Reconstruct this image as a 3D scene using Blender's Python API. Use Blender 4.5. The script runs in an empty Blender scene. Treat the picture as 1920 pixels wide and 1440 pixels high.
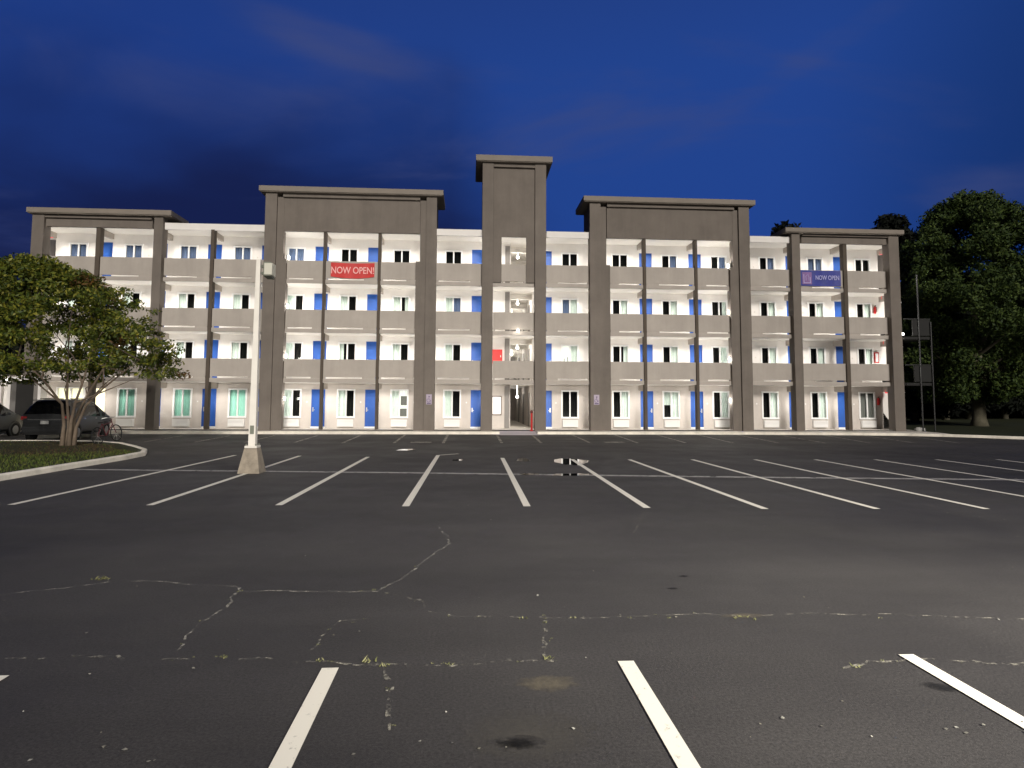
import bpy, bmesh, math, random
import numpy as np
from mathutils import Matrix, Vector
random.seed(7); rng = np.random.default_rng(11)
R = math.radians
scene = bpy.context.scene
col = scene.collection

# ------------------------------------------------------------------ camera
CAM_H = 1.9
F_PX, YAW, PITCH, ROLL, PPY = 1190.2, .06735, .07379, .00447, 662.9
def _dir(a, b, c):
    cp, sp, cy, sy = math.cos(PITCH), math.sin(PITCH), math.cos(YAW), math.sin(YAW)
    y2, z2 = b*cp - c*sp, b*sp + c*cp
    return Vector((a*cy + y2*sy, -a*sy + y2*cy, z2))
cr_, sr_ = math.cos(ROLL), math.sin(ROLL)
right, up, fwd = _dir(cr_, 0, sr_), _dir(-sr_, 0, cr_), _dir(0, 1, 0)
cd = bpy.data.cameras.new('camera'); cam = bpy.data.objects.new('camera', cd); col.objects.link(cam)
m = Matrix.Identity(4)
for i in range(3):
    m[i][0], m[i][1], m[i][2] = right[i], up[i], -fwd[i]
m[2][3] = CAM_H
cam.matrix_world = m
cd.sensor_width = 36; cd.lens = F_PX/1920*36; cd.shift_y = (PPY-720)/1920
cd.clip_start = .05; cd.clip_end = 3000
scene.camera = cam

# ------------------------------------------------------------------ exposure
scene.view_settings.view_transform = 'Standard'; scene.view_settings.look = 'None'
scene.view_settings.exposure = 1.0; scene.view_settings.gamma = 1.0

# ------------------------------------------------------------------ world: dusk sky with cloud banks
w = bpy.data.worlds.new('World'); scene.world = w; w.use_nodes = True
nt = w.node_tree; N = nt.nodes; Lk = nt.links; N.clear()
def nd(t, **k):
    n = N.new(t)
    for a, v in k.items():
        if a == 'inp':
            for i, x in v.items(): n.inputs[i].default_value = x
        else: setattr(n, a, v)
    return n
def mth(op, a, b=None, clamp=False):
    n = nd('ShaderNodeMath', operation=op, use_clamp=clamp)
    for i, v in enumerate((a, b)):
        if v is None: continue
        if isinstance(v, (int, float)): n.inputs[i].default_value = v
        else: Lk.new(v, n.inputs[i])
    return n.outputs[0]
def mixc(f, a, b):
    n = nd('ShaderNodeMix', data_type='RGBA')
    for i, v in ((0, f), (6, a), (7, b)):
        if isinstance(v, (int, float, tuple)): n.inputs[i].default_value = v
        else: Lk.new(v, n.inputs[i])
    return n.outputs[2]
tc = nd('ShaderNodeTexCoord'); sx = nd('ShaderNodeSeparateXYZ'); Lk.new(tc.outputs['Generated'], sx.inputs[0])
X, Y, Z = sx.outputs
zc = mth('MAXIMUM', Z, 0.0)
den = mth('ADD', zc, .22)
cmb = nd('ShaderNodeCombineXYZ')
Lk.new(mth('DIVIDE', X, den), cmb.inputs[0]); Lk.new(mth('MULTIPLY', mth('DIVIDE', Y, den), 1.9), cmb.inputs[1])
n1 = nd('ShaderNodeTexNoise', inp={'Scale': .55, 'Detail': 5.0, 'Roughness': .5, 'Distortion': .5}); Lk.new(cmb.outputs[0], n1.inputs['Vector'])
n2 = nd('ShaderNodeTexNoise', inp={'Scale': 1.1, 'Detail': 6.0, 'Roughness': .55, 'Distortion': .6})
mp = nd('ShaderNodeMapping'); mp.inputs['Location'].default_value = (3.3, 7.1, 0); Lk.new(cmb.outputs[0], mp.inputs[0]); Lk.new(mp.outputs[0], n2.inputs['Vector'])
def smooth(v, a, b):
    q = nd('ShaderNodeMapRange', interpolation_type='SMOOTHSTEP', inp={1: a, 2: b}); Lk.new(v, q.inputs[0]); return q.outputs[0]
base = mixc(smooth(X, -.6, .25), (.0065, .0215, .110, 1), (.0080, .0285, .135, 1))
base = mixc(smooth(X, .42, .72), base, (.0040, .0165, .078, 1))
base = mixc(mth('MULTIPLY', smooth(zc, .44, .62), .5), base, (.0075, .0185, .085, 1))
# dark cloud bank, low and to the left
dk = mth('ADD', mth('SUBTRACT', mth('SUBTRACT', .45, zc), mth('MULTIPLY', mth('MAXIMUM', mth('ADD', X, .03), 0.0), 1.1)), mth('MULTIPLY', mth('SUBTRACT', n1.outputs[0], .5), .75))
base = mixc(mth('MULTIPLY', smooth(dk, -.04, .24), .93), base, (.0038, .0062, .030, 1))
# thin lighter mauve streaks
def blob(x0, z0, wx, wz, slope=0.):
    dx = mth('SUBTRACT', X, x0); dz = mth('SUBTRACT', mth('SUBTRACT', Z, z0), mth('MULTIPLY', dx, slope))
    q = mth('ADD', mth('POWER', mth('DIVIDE', dx, wx), 2.0), mth('POWER', mth('DIVIDE', dz, wz), 2.0))
    return mth('DIVIDE', 1.0, mth('ADD', 1.0, mth('MULTIPLY', q, q)))
bb = mth('ADD', mth('ADD', mth('MULTIPLY', blob(-.19, .49, .14, .028, -.12), .30), mth('MULTIPLY', blob(-.44, .405, .22, .035, .06), .13)), mth('ADD', mth('MULTIPLY', blob(.46, .46, .14, .02, .5), .10), mth('MULTIPLY', blob(.50, .22, .2, .03, .35), .09)))
lt = smooth(mth('ADD', n2.outputs[0], bb), .50, .84)
base = mixc(mth('MULTIPLY', lt, .75), base, (.026, .035, .096, 1))
bk_ = nd('ShaderNodeMapRange', interpolation_type='SMOOTHSTEP', inp={1: -.25, 2: .45}); Lk.new(Y, bk_.inputs[0])
base = mixc(bk_.outputs[0], (.0042, .0050, .0085, 1), base)
bg = nd('ShaderNodeBackground'); Lk.new(base, bg.inputs[0]); bg.inputs[1].default_value = 1.0
wo = nd('ShaderNodeOutputWorld'); Lk.new(bg.outputs[0], wo.inputs[0])

# ------------------------------------------------------------------ the last daylight, behind the camera
sd = bpy.data.lights.new('sun', 'SUN'); sd.energy = 1.42; sd.angle = R(13); sd.color = (1, .94, .87)
sun = bpy.data.objects.new('sun', sd); col.objects.link(sun)
sun.rotation_euler = Vector((-.10, .91, -.40)).to_track_quat('-Z', 'Y').to_euler()

# ------------------------------------------------------------------ helpers
class MB:
    def __init__(s): s.v = []; s.f = []
    def box(s, x0, x1, y0, y1, z0, z1):
        if x0 > x1: x0, x1 = x1, x0
        if y0 > y1: y0, y1 = y1, y0
        if z0 > z1: z0, z1 = z1, z0
        b = len(s.v)
        s.v += [(x0,y0,z0),(x1,y0,z0),(x1,y1,z0),(x0,y1,z0),(x0,y0,z1),(x1,y0,z1),(x1,y1,z1),(x0,y1,z1)]
        s.f += [tuple(b+i for i in q) for q in ((0,3,2,1),(4,5,6,7),(0,1,5,4),(1,2,6,5),(2,3,7,6),(3,0,4,7))]
        return s
    def poly(s, pts):
        b = len(s.v); s.v += [tuple(p) for p in pts]; s.f.append(tuple(range(b, b+len(pts)))); return s
    def prism(s, pts, ax, a, b_):       # pts: 2D outline, extruded along axis ax (0,1,2) from a to b_
        n = len(pts); b = len(s.v)
        def P(p, t): return ((t,p[0],p[1]), (p[0],t,p[1]), (p[0],p[1],t))[ax]
        s.v += [P(p, a) for p in pts] + [P(p, b_) for p in pts]
        s.f.append(tuple(range(b, b+n))); s.f.append(tuple(range(b+2*n-1, b+n-1, -1)))
        for i in range(n): s.f.append((b+i, b+(i+1) % n, b+n+(i+1) % n, b+n+i))
        return s
    def tube(s, pts, rad, n=8, cap=True):
        pts = [Vector(p) for p in pts]; b0 = len(s.v); prev = None
        for i, p in enumerate(pts):
            d = (pts[min(i+1, len(pts)-1)] - pts[max(i-1, 0)]).normalized()
            u = prev if prev is not None else d.orthogonal().normalized()
            u = (u - d*u.dot(d)).normalized(); prev = u; v = d.cross(u)
            r = rad[i] if hasattr(rad, '__len__') else rad
            for k in range(n):
                a = 2*math.pi*k/n; q = p + (u*math.cos(a) + v*math.sin(a))*r; s.v.append(tuple(q))
        for i in range(len(pts)-1):
            for k in range(n):
                s.f.append((b0+i*n+k, b0+i*n+(k+1) % n, b0+(i+1)*n+(k+1) % n, b0+(i+1)*n+k))
        if cap:
            s.f.append(tuple(b0+k for k in range(n-1, -1, -1))); s.f.append(tuple(b0+(len(pts)-1)*n+k for k in range(n)))
        return s
    def ball(s, c, r, n=10, m=7, sz=1.0):
        b = len(s.v)
        for i in range(1, m):
            t = math.pi*i/m
            for k in range(n):
                a = 2*math.pi*k/n
                s.v.append((c[0]+r*math.sin(t)*math.cos(a), c[1]+r*math.sin(t)*math.sin(a), c[2]+r*sz*math.cos(t)))
        s.v += [(c[0],c[1],c[2]+r*sz), (c[0],c[1],c[2]-r*sz)]; T = b+(m-1)*n
        for k in range(n):
            s.f.append((b+k, b+(k+1) % n, T)); s.f.append((b+(m-2)*n+(k+1) % n, b+(m-2)*n+k, T+1))
            for i in range(m-2): s.f.append((b+i*n+k, b+(i+1)*n+k, b+(i+1)*n+(k+1) % n, b+i*n+(k+1) % n))
        return s
    def build(s, name, mat, parent=None, smooth=False, bevel=0):
        me = bpy.data.meshes.new(name); me.from_pydata(s.v, [], s.f); me.update()
        bm = bmesh.new(); bm.from_mesh(me); bmesh.ops.recalc_face_normals(bm, faces=bm.faces)
        if bevel: bmesh.ops.bevel(bm, geom=list(bm.edges), offset=bevel, segments=2, profile=.6, affect='EDGES')
        bm.to_mesh(me); bm.free()
        if smooth:
            for p in me.polygons: p.use_smooth = True
        return link(name, me, mat, parent)
def link(name, me, mat, parent=None):
    if mat is not None: me.materials.append(mat)
    o = bpy.data.objects.new(name, me); col.objects.link(o)
    if parent is not None:
        o.parent = parent; o.matrix_parent_inverse = parent.matrix_basis.inverted()
    return o
def tag(o, label=None, cat=None, group=None, kind=None):
    for k, v in (('label', label), ('category', cat), ('group', group), ('kind', kind)):
        if v: o[k] = v
    return o
def empty(name, loc, label, cat, group=None):
    o = bpy.data.objects.new(name, None); o.empty_display_size = .2; o.location = loc; col.objects.link(o)
    return tag(o, label, cat, group)
def copy_tree(o, parent=None):
    c = o.copy(); col.objects.link(c)
    if parent is not None: c.parent = parent
    for ch in list(o.children): copy_tree(ch, c)
    return c
def text_mesh(body, size, sx=1.0):
    cu = bpy.data.curves.new('lettering', 'FONT'); cu.body = body; cu.size = size; cu.align_x = 'CENTER'; cu.align_y = 'CENTER'; cu.extrude = .004; cu.offset = .012*size
    t = bpy.data.objects.new('lettering', cu); col.objects.link(t)
    dg = bpy.context.evaluated_depsgraph_get(); me = bpy.data.meshes.new_from_object(t.evaluated_get(dg))
    bpy.data.objects.remove(t); bpy.data.curves.remove(cu)
    me.transform(Matrix.Rotation(R(90), 4, 'X') @ Matrix.Diagonal((sx, 1, 1, 1)))
    return me

# ------------------------------------------------------------------ materials
def mat(name, c, rough=.7, spec=.5, metal=0., noise=0., nscale=3., bump=0., bscale=60., emit=None, estr=0., streak=0.):
    M = bpy.data.materials.new(name); M.use_nodes = True
    n = M.node_tree.nodes; l = M.node_tree.links; b = n['Principled BSDF']
    b.inputs['Base Color'].default_value = (*c, 1); b.inputs['Roughness'].default_value = rough
    b.inputs['Specular IOR Level'].default_value = spec; b.inputs['Metallic'].default_value = metal
    if noise or bump:
        t = n.new('ShaderNodeTexCoord')
    if noise:
        x = n.new('ShaderNodeTexNoise'); x.inputs['Scale'].default_value = nscale; x.inputs['Detail'].default_value = 6; x.inputs['Roughness'].default_value = .65
        l.new(t.outputs['Object'], x.inputs['Vector'])
        r = n.new('ShaderNodeMapRange'); r.inputs[1].default_value = .3; r.inputs[2].default_value = .7; r.inputs[3].default_value = 1-noise; r.inputs[4].default_value = 1+noise
        l.new(x.outputs[0], r.inputs[0])
        h = n.new('ShaderNodeMix'); h.data_type = 'RGBA'; h.blend_type = 'MULTIPLY'; h.inputs[0].default_value = 1; h.inputs[6].default_value = (*c, 1)
        fin = r.outputs[0]
        if streak:      # runs of weathering down the wall
            q = n.new('ShaderNodeMapping'); q.inputs['Scale'].default_value = (.9, .9, .10); l.new(t.outputs['Object'], q.inputs[0])
            x3 = n.new('ShaderNodeTexNoise'); x3.inputs['Scale'].default_value = 1.2; x3.inputs['Detail'].default_value = 7; x3.inputs['Roughness'].default_value = .7; l.new(q.outputs[0], x3.inputs['Vector'])
            r3 = n.new('ShaderNodeMapRange'); r3.inputs[1].default_value = .35; r3.inputs[2].default_value = .62; r3.inputs[3].default_value = 1-streak; r3.inputs[4].default_value = 1.03
            l.new(x3.outputs[0], r3.inputs[0]); k = n.new('ShaderNodeMath'); k.operation = 'MULTIPLY'; l.new(fin, k.inputs[0]); l.new(r3.outputs[0], k.inputs[1]); fin = k.outputs[0]
        l.new(fin, h.inputs[7]); l.new(h.outputs[2], b.inputs['Base Color'])
    if bump:
        x2 = n.new('ShaderNodeTexNoise'); x2.inputs['Scale'].default_value = bscale; x2.inputs['Detail'].default_value = 4
        l.new(t.outputs['Object'], x2.inputs['Vector'])
        u = n.new('ShaderNodeBump'); u.inputs['Strength'].default_value = bump; u.inputs['Distance'].default_value = .02
        l.new(x2.outputs[0], u.inputs['Height']); l.new(u.outputs[0], b.inputs['Normal'])
    if emit:
        b.inputs['Emission Color'].default_value = (*emit, 1); b.inputs['Emission Strength'].default_value = estr
    return M
M_col = mat('dark_taupe_paint', (.085, .068, .053), .8, .3, noise=.1, nscale=1.5)
M_pier = mat('taupe_stucco', (.166, .143, .123), .85, .3, noise=.11, nscale=.9, streak=.13, bump=.35, bscale=45)
M_parapet = mat('greige_stucco', (.39, .352, .313), .85, .3, noise=.07, nscale=.9, streak=.08, bump=.3, bscale=45)
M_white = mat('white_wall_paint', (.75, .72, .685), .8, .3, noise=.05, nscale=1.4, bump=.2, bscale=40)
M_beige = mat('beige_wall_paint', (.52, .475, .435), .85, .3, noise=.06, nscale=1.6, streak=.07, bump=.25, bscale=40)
M_ceil = mat('ceiling_paint', (.72, .69, .64), .85, .3, noise=.05, nscale=1.2)
M_cap = mat('cap_trim', (.215, .185, .155), .75, .4, noise=.08, nscale=2)
M_frame = mat('white_vinyl', (.80, .80, .79), .45, .5)
M_door = mat('blue_door_paint', (.016, .085, .36), .45, .5, noise=.06, nscale=2)
M_doordark = mat('dark_door_and_recess', (.012, .011, .010), .6, .4)
M_doorgrey = mat('grey_door_paint', (.20, .185, .17), .6, .4)
M_metal = mat('pale_metal', (.62, .62, .60), .35, .5, .8)
M_room = mat('unlit_room_black', (.010, .0095, .009), .95, .1)  # near-black colour stands in for the darkness of unlit rooms
M_cpale = mat('pale_curtain', (.84, .88, .83), .9, .2, noise=.08, nscale=4)
M_cteal = mat('teal_curtain', (.50, .86, .74), .9, .2, noise=.08, nscale=4)
M_cblue = mat('sky_tinted_curtain', (.16, .20, .34), .9, .2, noise=.10, nscale=4)  # blue of the sky reflected in the glass, put into the drape colour
M_lit = mat('lit_curtain', (.8, .8, .75), .9, .2, emit=(1, .98, .9), estr=.36)
M_warm = mat('warm_lit_curtain', (.8, .7, .45), .9, .2, emit=(1, .93, .66), estr=.55)
M_ac = mat('white_plastic', (.72, .71, .69), .5, .5)
M_lampbody = mat('lamp_body', (.30, .29, .27), .5, .5)
M_lens = mat('lamp_lens', (.9, .9, .9), .4, .5, emit=(1, .95, .86), estr=9)
M_globe = mat('lamp_globe', (.9, .9, .9), .4, .5, emit=(1, .94, .84), estr=7)
M_conc = mat('pale_concrete', (.62, .58, .52), .85, .3, noise=.12, nscale=1.8, bump=.3, bscale=30)
M_kerb = mat('kerb_concrete', (.76, .71, .61), .85, .3, noise=.22, nscale=1.7, bump=.3, bscale=30)
M_dark = mat('dark_joint', (.03, .027, .024), .9, .2)
M_roof = mat('roof_membrane', (.05, .05, .05), .9, .2)
M_red = mat('red_enamel', (.42, .018, .018), .6, .3)
M_redlit = mat('lit_red_sign', (.6, .05, .06), .5, .5, emit=(1, .12, .12), estr=.45)
M_banred = mat('red_vinyl_banner', (.52, .025, .022), .55, .4, noise=.12, nscale=5)
M_banblue = mat('blue_vinyl_banner', (.035, .045, .26), .55, .4, noise=.15, nscale=4)
M_mauve = mat('mauve_print', (.22, .12, .30), .6, .4, noise=.15, nscale=6)
M_lilac = mat('lilac_print', (.40, .36, .62), .6, .4)
M_salmon = mat('pale_pink_lettering', (.80, .42, .40), .6, .4)
M_lav = mat('pale_lavender_lettering', (.42, .42, .74), .6, .4)
M_sign = mat('lavender_sign_face', (.36, .30, .38), .5, .5)
M_signd = mat('violet_sign_print', (.10, .07, .16), .5, .5)
M_board = mat('glowing_white_board', (.85, .82, .8), .5, .5, emit=(1, .96, .93), estr=.18)  # weak glow put into the sheet to brighten it
M_woodfr = mat('brown_frame', (.13, .095, .075), .6, .4)
M_pole = mat('cream_pole_paint', (.63, .60, .545), .5, .5, noise=.05, nscale=3)
M_base = mat('tan_concrete_base', (.25, .215, .17), .85, .3, noise=.22, nscale=5, streak=.25, bump=.4, bscale=25)
M_fix = mat('grey_green_housing', (.15, .16, .125), .5, .5)
M_lensoff = mat('unlit_lens', (.48, .47, .40), .3, .6)
M_bark = mat('smooth_bark', (.17, .13, .095), .85, .3, noise=.25, nscale=5, bump=.4, bscale=20)
M_barkd = mat('dark_bark', (.11, .10, .07), .9, .2, noise=.25, nscale=5, bump=.5, bscale=14)
M_grey = mat('shade_dark_grey', (.008, .0078, .007), .7, .4, noise=.1)  # shade on the stairs and landings put into the colour
M_post = mat('shade_dark_post', (.014, .014, .0135), .5, .5)  # post colour darkened to look as if in shadow
M_carp = mat('charcoal_car_paint', (.050, .051, .053), .28, .6, .3)
M_carb = mat('black_car_trim', (.010, .010, .010), .5, .5)
M_cglass = mat('tinted_car_glass', (.004, .004, .005), .06, .7)
M_tyre = mat('tyre_rubber', (.012, .012, .012), .85, .3)
M_rim = mat('alloy_rim', (.30, .30, .30), .35, .5, .8)
M_tail = mat('tail_lamp_red', (.32, .03, .03), .2, .6)
M_chrome = mat('chrome_trim', (.70, .70, .70), .15, .5, 1.)
M_plate = mat('plate_white', (.62, .62, .60), .5, .5)
M_maroon = mat('maroon_frame_paint', (.115, .022, .026), .45, .5)
M_rock = mat('pale_rock', (.36, .35, .33), .9, .3, noise=.2, nscale=6, bump=.5, bscale=12)
M_mulch = mat('dead_leaf_brown', (.055, .033, .020), .95, .2, noise=.4, nscale=8)

def glass_mat():
    M = bpy.data.materials.new('window_glass'); M.use_nodes = True; n = M.node_tree.nodes; l = M.node_tree.links; n.clear()
    o = n.new('ShaderNodeOutputMaterial'); mx = n.new('ShaderNodeMixShader'); t = n.new('ShaderNodeBsdfTransparent'); g = n.new('ShaderNodeBsdfGlossy'); fr = n.new('ShaderNodeFresnel')
    t.inputs[0].default_value = (.95, .98, .97, 1); g.inputs[1].default_value = .03; fr.inputs[0].default_value = 1.38
    l.new(fr.outputs[0], mx.inputs[0]); l.new(t.outputs[0], mx.inputs[1]); l.new(g.outputs[0], mx.inputs[2]); l.new(mx.outputs[0], o.inputs[0]); return M
M_glass = glass_mat()

def leaf_mat(name, c1, c2, c3, rough=.55):
    M = bpy.data.materials.new(name); M.use_nodes = True; n = M.node_tree.nodes; l = M.node_tree.links; b = n['Principled BSDF']
    g = n.new('ShaderNodeNewGeometry'); r = n.new('ShaderNodeValToRGB'); e = r.color_ramp.elements
    e[0].color = (*c1, 1); e[1].color = (*c3, 1); k = e.new(.6); k.color = (*c2, 1)
    l.new(g.outputs['Random Per Island'], r.inputs[0]); l.new(r.outputs[0], b.inputs['Base Color'])
    b.inputs['Roughness'].default_value = rough; b.inputs['Specular IOR Level'].default_value = .25
    return M
M_leaf = leaf_mat('olive_green_leaves', (.022, .040, .005), (.085, .105, .012), (.20, .185, .022))
M_leafr = leaf_mat('autumn_tinted_leaves', (.06, .035, .010), (.12, .055, .014), (.10, .085, .016))
M_leafd = leaf_mat('deep_green_leaves', (.010, .022, .004), (.033, .056, .010), (.064, .090, .016), .7)
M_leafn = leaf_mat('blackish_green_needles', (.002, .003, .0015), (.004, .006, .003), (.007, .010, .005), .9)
M_grass = leaf_mat('lawn_blades', (.030, .050, .008), (.060, .085, .013), (.115, .120, .026), .7)
M_weed = leaf_mat('crack_weed_leaves', (.09, .10, .03), (.17, .17, .07), (.26, .25, .13), .7)
M_soil = mat('lawn_soil', (.030, .032, .014), .95, .2, noise=.4, nscale=1.5, bump=.5, bscale=14)
M_lawn = mat('dark_lawn', (.022, .026, .010), .95, .2, noise=.4, nscale=1.2, bump=.5, bscale=10)

def asphalt_mat():
    M = bpy.data.materials.new('sealed_asphalt'); M.use_nodes = True; n = M.node_tree.nodes; l = M.node_tree.links; b = n['Principled BSDF']
    t = n.new('ShaderNodeTexCoord')
    def noise(sc, det, ro=.6, stretch=None):
        x = n.new('ShaderNodeTexNoise'); x.inputs['Scale'].default_value = sc; x.inputs['Detail'].default_value = det; x.inputs['Roughness'].default_value = ro
        if stretch:
            q = n.new('ShaderNodeMapping'); q.inputs['Scale'].default_value = stretch; l.new(t.outputs['Object'], q.inputs[0]); l.new(q.outputs[0], x.inputs['Vector'])
        else: l.new(t.outputs['Object'], x.inputs['Vector'])
        return x.outputs[0]
    def mr(s, a, b_, c, d):
        r = n.new('ShaderNodeMapRange'); l.new(s, r.inputs[0])
        for i, v in enumerate((a, b_, c, d)): r.inputs[i+1].default_value = v
        return r.outputs[0]
    def mul(a, b_):
        q = n.new('ShaderNodeMath'); q.operation = 'MULTIPLY'; l.new(a, q.inputs[0]); l.new(b_, q.inputs[1]); return q.outputs[0]
    big = mr(noise(.16, 5), .3, .7, .66, 1.32)
    streak = mr(noise(.5, 5, .6, (.35, 1.6, 1)), .3, .7, .84, 1.16)
    grain = mr(noise(48, 4, .85), .28, .72, .38, 1.75)
    v = mul(mul(big, streak), grain)
    mx = n.new('ShaderNodeMix'); mx.data_type = 'RGBA'; mx.blend_type = 'MULTIPLY'; mx.inputs[0].default_value = 1; mx.inputs[6].default_value = (.0405, .0375, .0352, 1)
    l.new(v, mx.inputs[7]); l.new(mx.outputs[2], b.inputs['Base Color'])
    l.new(mr(noise(.33, 6, .65), .35, .65, .62, .86), b.inputs['Roughness']); b.inputs['Specular IOR Level'].default_value = .32
    u = n.new('ShaderNodeBump'); u.inputs['Strength'].default_value = .55; u.inputs['Distance'].default_value = .006
    l.new(noise(110, 3, .7), u.inputs['Height']); l.new(u.outputs[0], b.inputs['Normal'])
    return M
M_asph = asphalt_mat()

def patch_mat(name, c, rough, thr, sc, soft=.12, amax=1., centre=True):
    """A thin ground marking whose edge is broken up by noise: paint wear, stains, dust. UV 0..1 across."""
    M = bpy.data.materials.new(name); M.use_nodes = True; n = M.node_tree.nodes; l = M.node_tree.links; n.clear()
    o = n.new('ShaderNodeOutputMaterial'); b = n.new('ShaderNodeBsdfPrincipled'); b.inputs['Base Color'].default_value = (*c, 1); b.inputs['Roughness'].default_value = rough
    b.inputs['Specular IOR Level'].default_value = .3
    tr = n.new('ShaderNodeBsdfTransparent'); mx = n.new('ShaderNodeMixShader'); t = n.new('ShaderNodeTexCoord')
    x = n.new('ShaderNodeTexNoise'); x.inputs['Scale'].default_value = sc; x.inputs['Detail'].default_value = 8; x.inputs['Roughness'].default_value = .7; l.new(t.outputs['Object'], x.inputs['Vector'])
    r = n.new('ShaderNodeMapRange'); r.inputs[1].default_value = thr; r.inputs[2].default_value = thr+soft; r.inputs[4].default_value = amax
    if centre:
        a = n.new('ShaderNodeAttribute'); a.attribute_name = 'fade'
        q = n.new('ShaderNodeMath'); q.operation = 'ADD'; q2 = n.new('ShaderNodeMath'); q2.operation = 'SUBTRACT'; q2.inputs[1].default_value = .5
        l.new(a.outputs['Fac'], q2.inputs[0]); l.new(x.outputs[0], q.inputs[0]); l.new(q2.outputs[0], q.inputs[1]); l.new(q.outputs[0], r.inputs[0])
    else: l.new(x.outputs[0], r.inputs[0])
    l.new(r.outputs[0], mx.inputs[0]); l.new(tr.outputs[0], mx.inputs[1]); l.new(b.outputs[0], mx.inputs[2]); l.new(mx.outputs[0], o.inputs[0]); return M
M_line = patch_mat('cream_line_paint', (.74, .70, .595), .7, .22, 14, .18, 1., False)
M_lineold = patch_mat('worn_grey_line_paint', (.42, .40, .37), .7, .28, 3.5, .24, .9, False)
M_linefar = patch_mat('thin_grey_line_paint', (.36, .335, .29), .7, .28, 4, .25, .8, False)
M_crack = patch_mat('dusty_crack', (.36, .34, .29), .95, .45, 9, .18, .85, False)
M_crackdot = patch_mat('broken_crack_dust', (.33, .31, .25), .95, .50, 12, .14, .85, False)
M_dust = patch_mat('tan_dust', (.15, .128, .09), .95, .55, 12, .5, .7)
M_dustf = patch_mat('faint_dust', (.085, .078, .066), .95, .52, 14, .55, .55)
M_oil = patch_mat('oil_stain', (.012, .0115, .011), .65, .46, 18, .5, .8)
M_water = mat('still_water', (.008, .008, .008), .015, .6)

# ------------------------------------------------------------------ setting: ground, lot, pavement
def zg(y):
    t = min(max((y-22)/12., 0), 1); return .13*t*t*(3-2*t)
g = MB().poly([(-900,-900,-.08),(900,-900,-.08),(900,1200,-.08),(-900,1200,-.08)])
tag(g.build('ground', M_lawn), 'dark land reaching out to the horizon', 'ground', kind='structure')
lot = MB()
ys = [-30, -10, 0] + list(range(4, 40, 1)); xs = [-60, -30, -15, 0, 15, 30, 60]
for y in ys:
    for x in xs: lot.v.append((x, y, zg(y)))
for j in range(len(ys)-1):
    for i in range(len(xs)-1):
        a = j*len(xs)+i; lot.f.append((a, a+1, a+1+len(xs), a+len(xs)))
tag(lot.build('parking_lot', M_asph, smooth=True), 'dark sealed asphalt parking lot with cracks', 'parking lot', kind='structure')

def strip(mb, p, q, wd, dz=.008, seg=None):
    p = Vector(p); q = Vector(q); d = (q-p); L = d.length; d.normalize(); s = Vector((-d.y, d.x))*wd/2
    n = max(1, int(L/.8)); b = len(mb.v)
    for i in range(n+1):
        c = p + d*L*i/n
        for e in (c+s, c-s): mb.v.append((e.x, e.y, zg(e.y)+dz))
    for i in range(n): mb.f.append((b+2*i, b+2*i+1, b+2*i+3, b+2*i+2))
near = MB()
for x0, x1 in ((-3.18, -3.10), (-.96, -.93), (1.16, 1.15), (3.30, 3.32), (5.4, 5.4)): strip(near, (x0, 4.72), (x1, -.4), .118)
tag(near.build('parking_lines', M_line), 'short cream stall lines nearest the viewer', 'parking lines', kind='structure')
mid = MB()
for a, b in (((-7.88,22.3),(-8.13,12.06)),((-5.67,22.04),(-5.67,11.91)),((-3.33,21.6),(-3.39,11.82)),((-1.04,22.2),(-1.11,11.61)),((1.12,21.13),(1.06,11.52)),((3.36,20.6),(3.18,11.26)),
             ((5.21,20.48),(5.25,11.07)),((7.28,20.44),(7.26,10.99)),((9.36,20.4),(9.24,10.9)),((11.38,20.36),(11.22,10.85)),((13.4,20.32),(13.2,10.8)),((15.5,20.28),(15.25,10.8)),((17.6,20.25),(17.35,10.8)),((19.7,20.2),(19.5,10.8))):
    strip(mid, a, b, .13)
strip(mid, (-1.04, 22.15), (-.35, 22.75), .11, .010)
tag(mid.build('parking_lines', M_line), 'long cream double stall lines across the middle of the lot', 'parking lines', kind='structure')
far = MB()
for a, b in (((-13.8,32.0),(-13.75,28.2)),((-11.6,32.0),(-11.6,28.0)),((-9.5,32.1),(-9.5,27.9)),((-7.44,32.12),(-7.41,27.86)),((-5.37,32.14),(-5.34,27.58)),((-3.21,32.81),(-3.17,27.58)),((-1.05,32.84),(-1.08,27.58)),((1.44,32.5),(1.44,27.58)),((3.25,32.24),(3.15,27.58)),
             ((5.35,32.93),(5.3,27.58)),((7.61,32.96),(7.4,27.58)),((9.83,32.99),(9.57,27.57)),((12.05,33.02),(11.69,27.57)),((14.17,33.05),(13.79,27.57)),((16.4,32.85),(15.9,27.57)),((18.77,32.88),(18.01,27.57)),((20.76,32.5),(20.14,27.57)),((22.9,31.9),(22.2,27.57))):
    strip(far, a, b, .12)
for cx in (5.95+.5, -2.05):                        # faded accessible stall marks seen edge-on
    strip(far, (cx-.45, 28.0), (cx+.45, 28.0), .55, .010)
tag(far.build('parking_lines', M_linefar), 'faint stall lines in front of the building kerb', 'parking lines', kind='structure')
crs = MB()
pts = [(-10.5,17.95),(-5.31,17.36),(-1.5,16.9),(1.67,16.43),(6.98,15.7),(13.68,14.95),(20,14.2)]
for a, b in zip(pts, pts[1:]): strip(crs, a, b, .24, .005)
tag(crs.build('centre_line', M_lineold), 'worn grey line running across the middle stalls', 'painted line', kind='structure')

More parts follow.
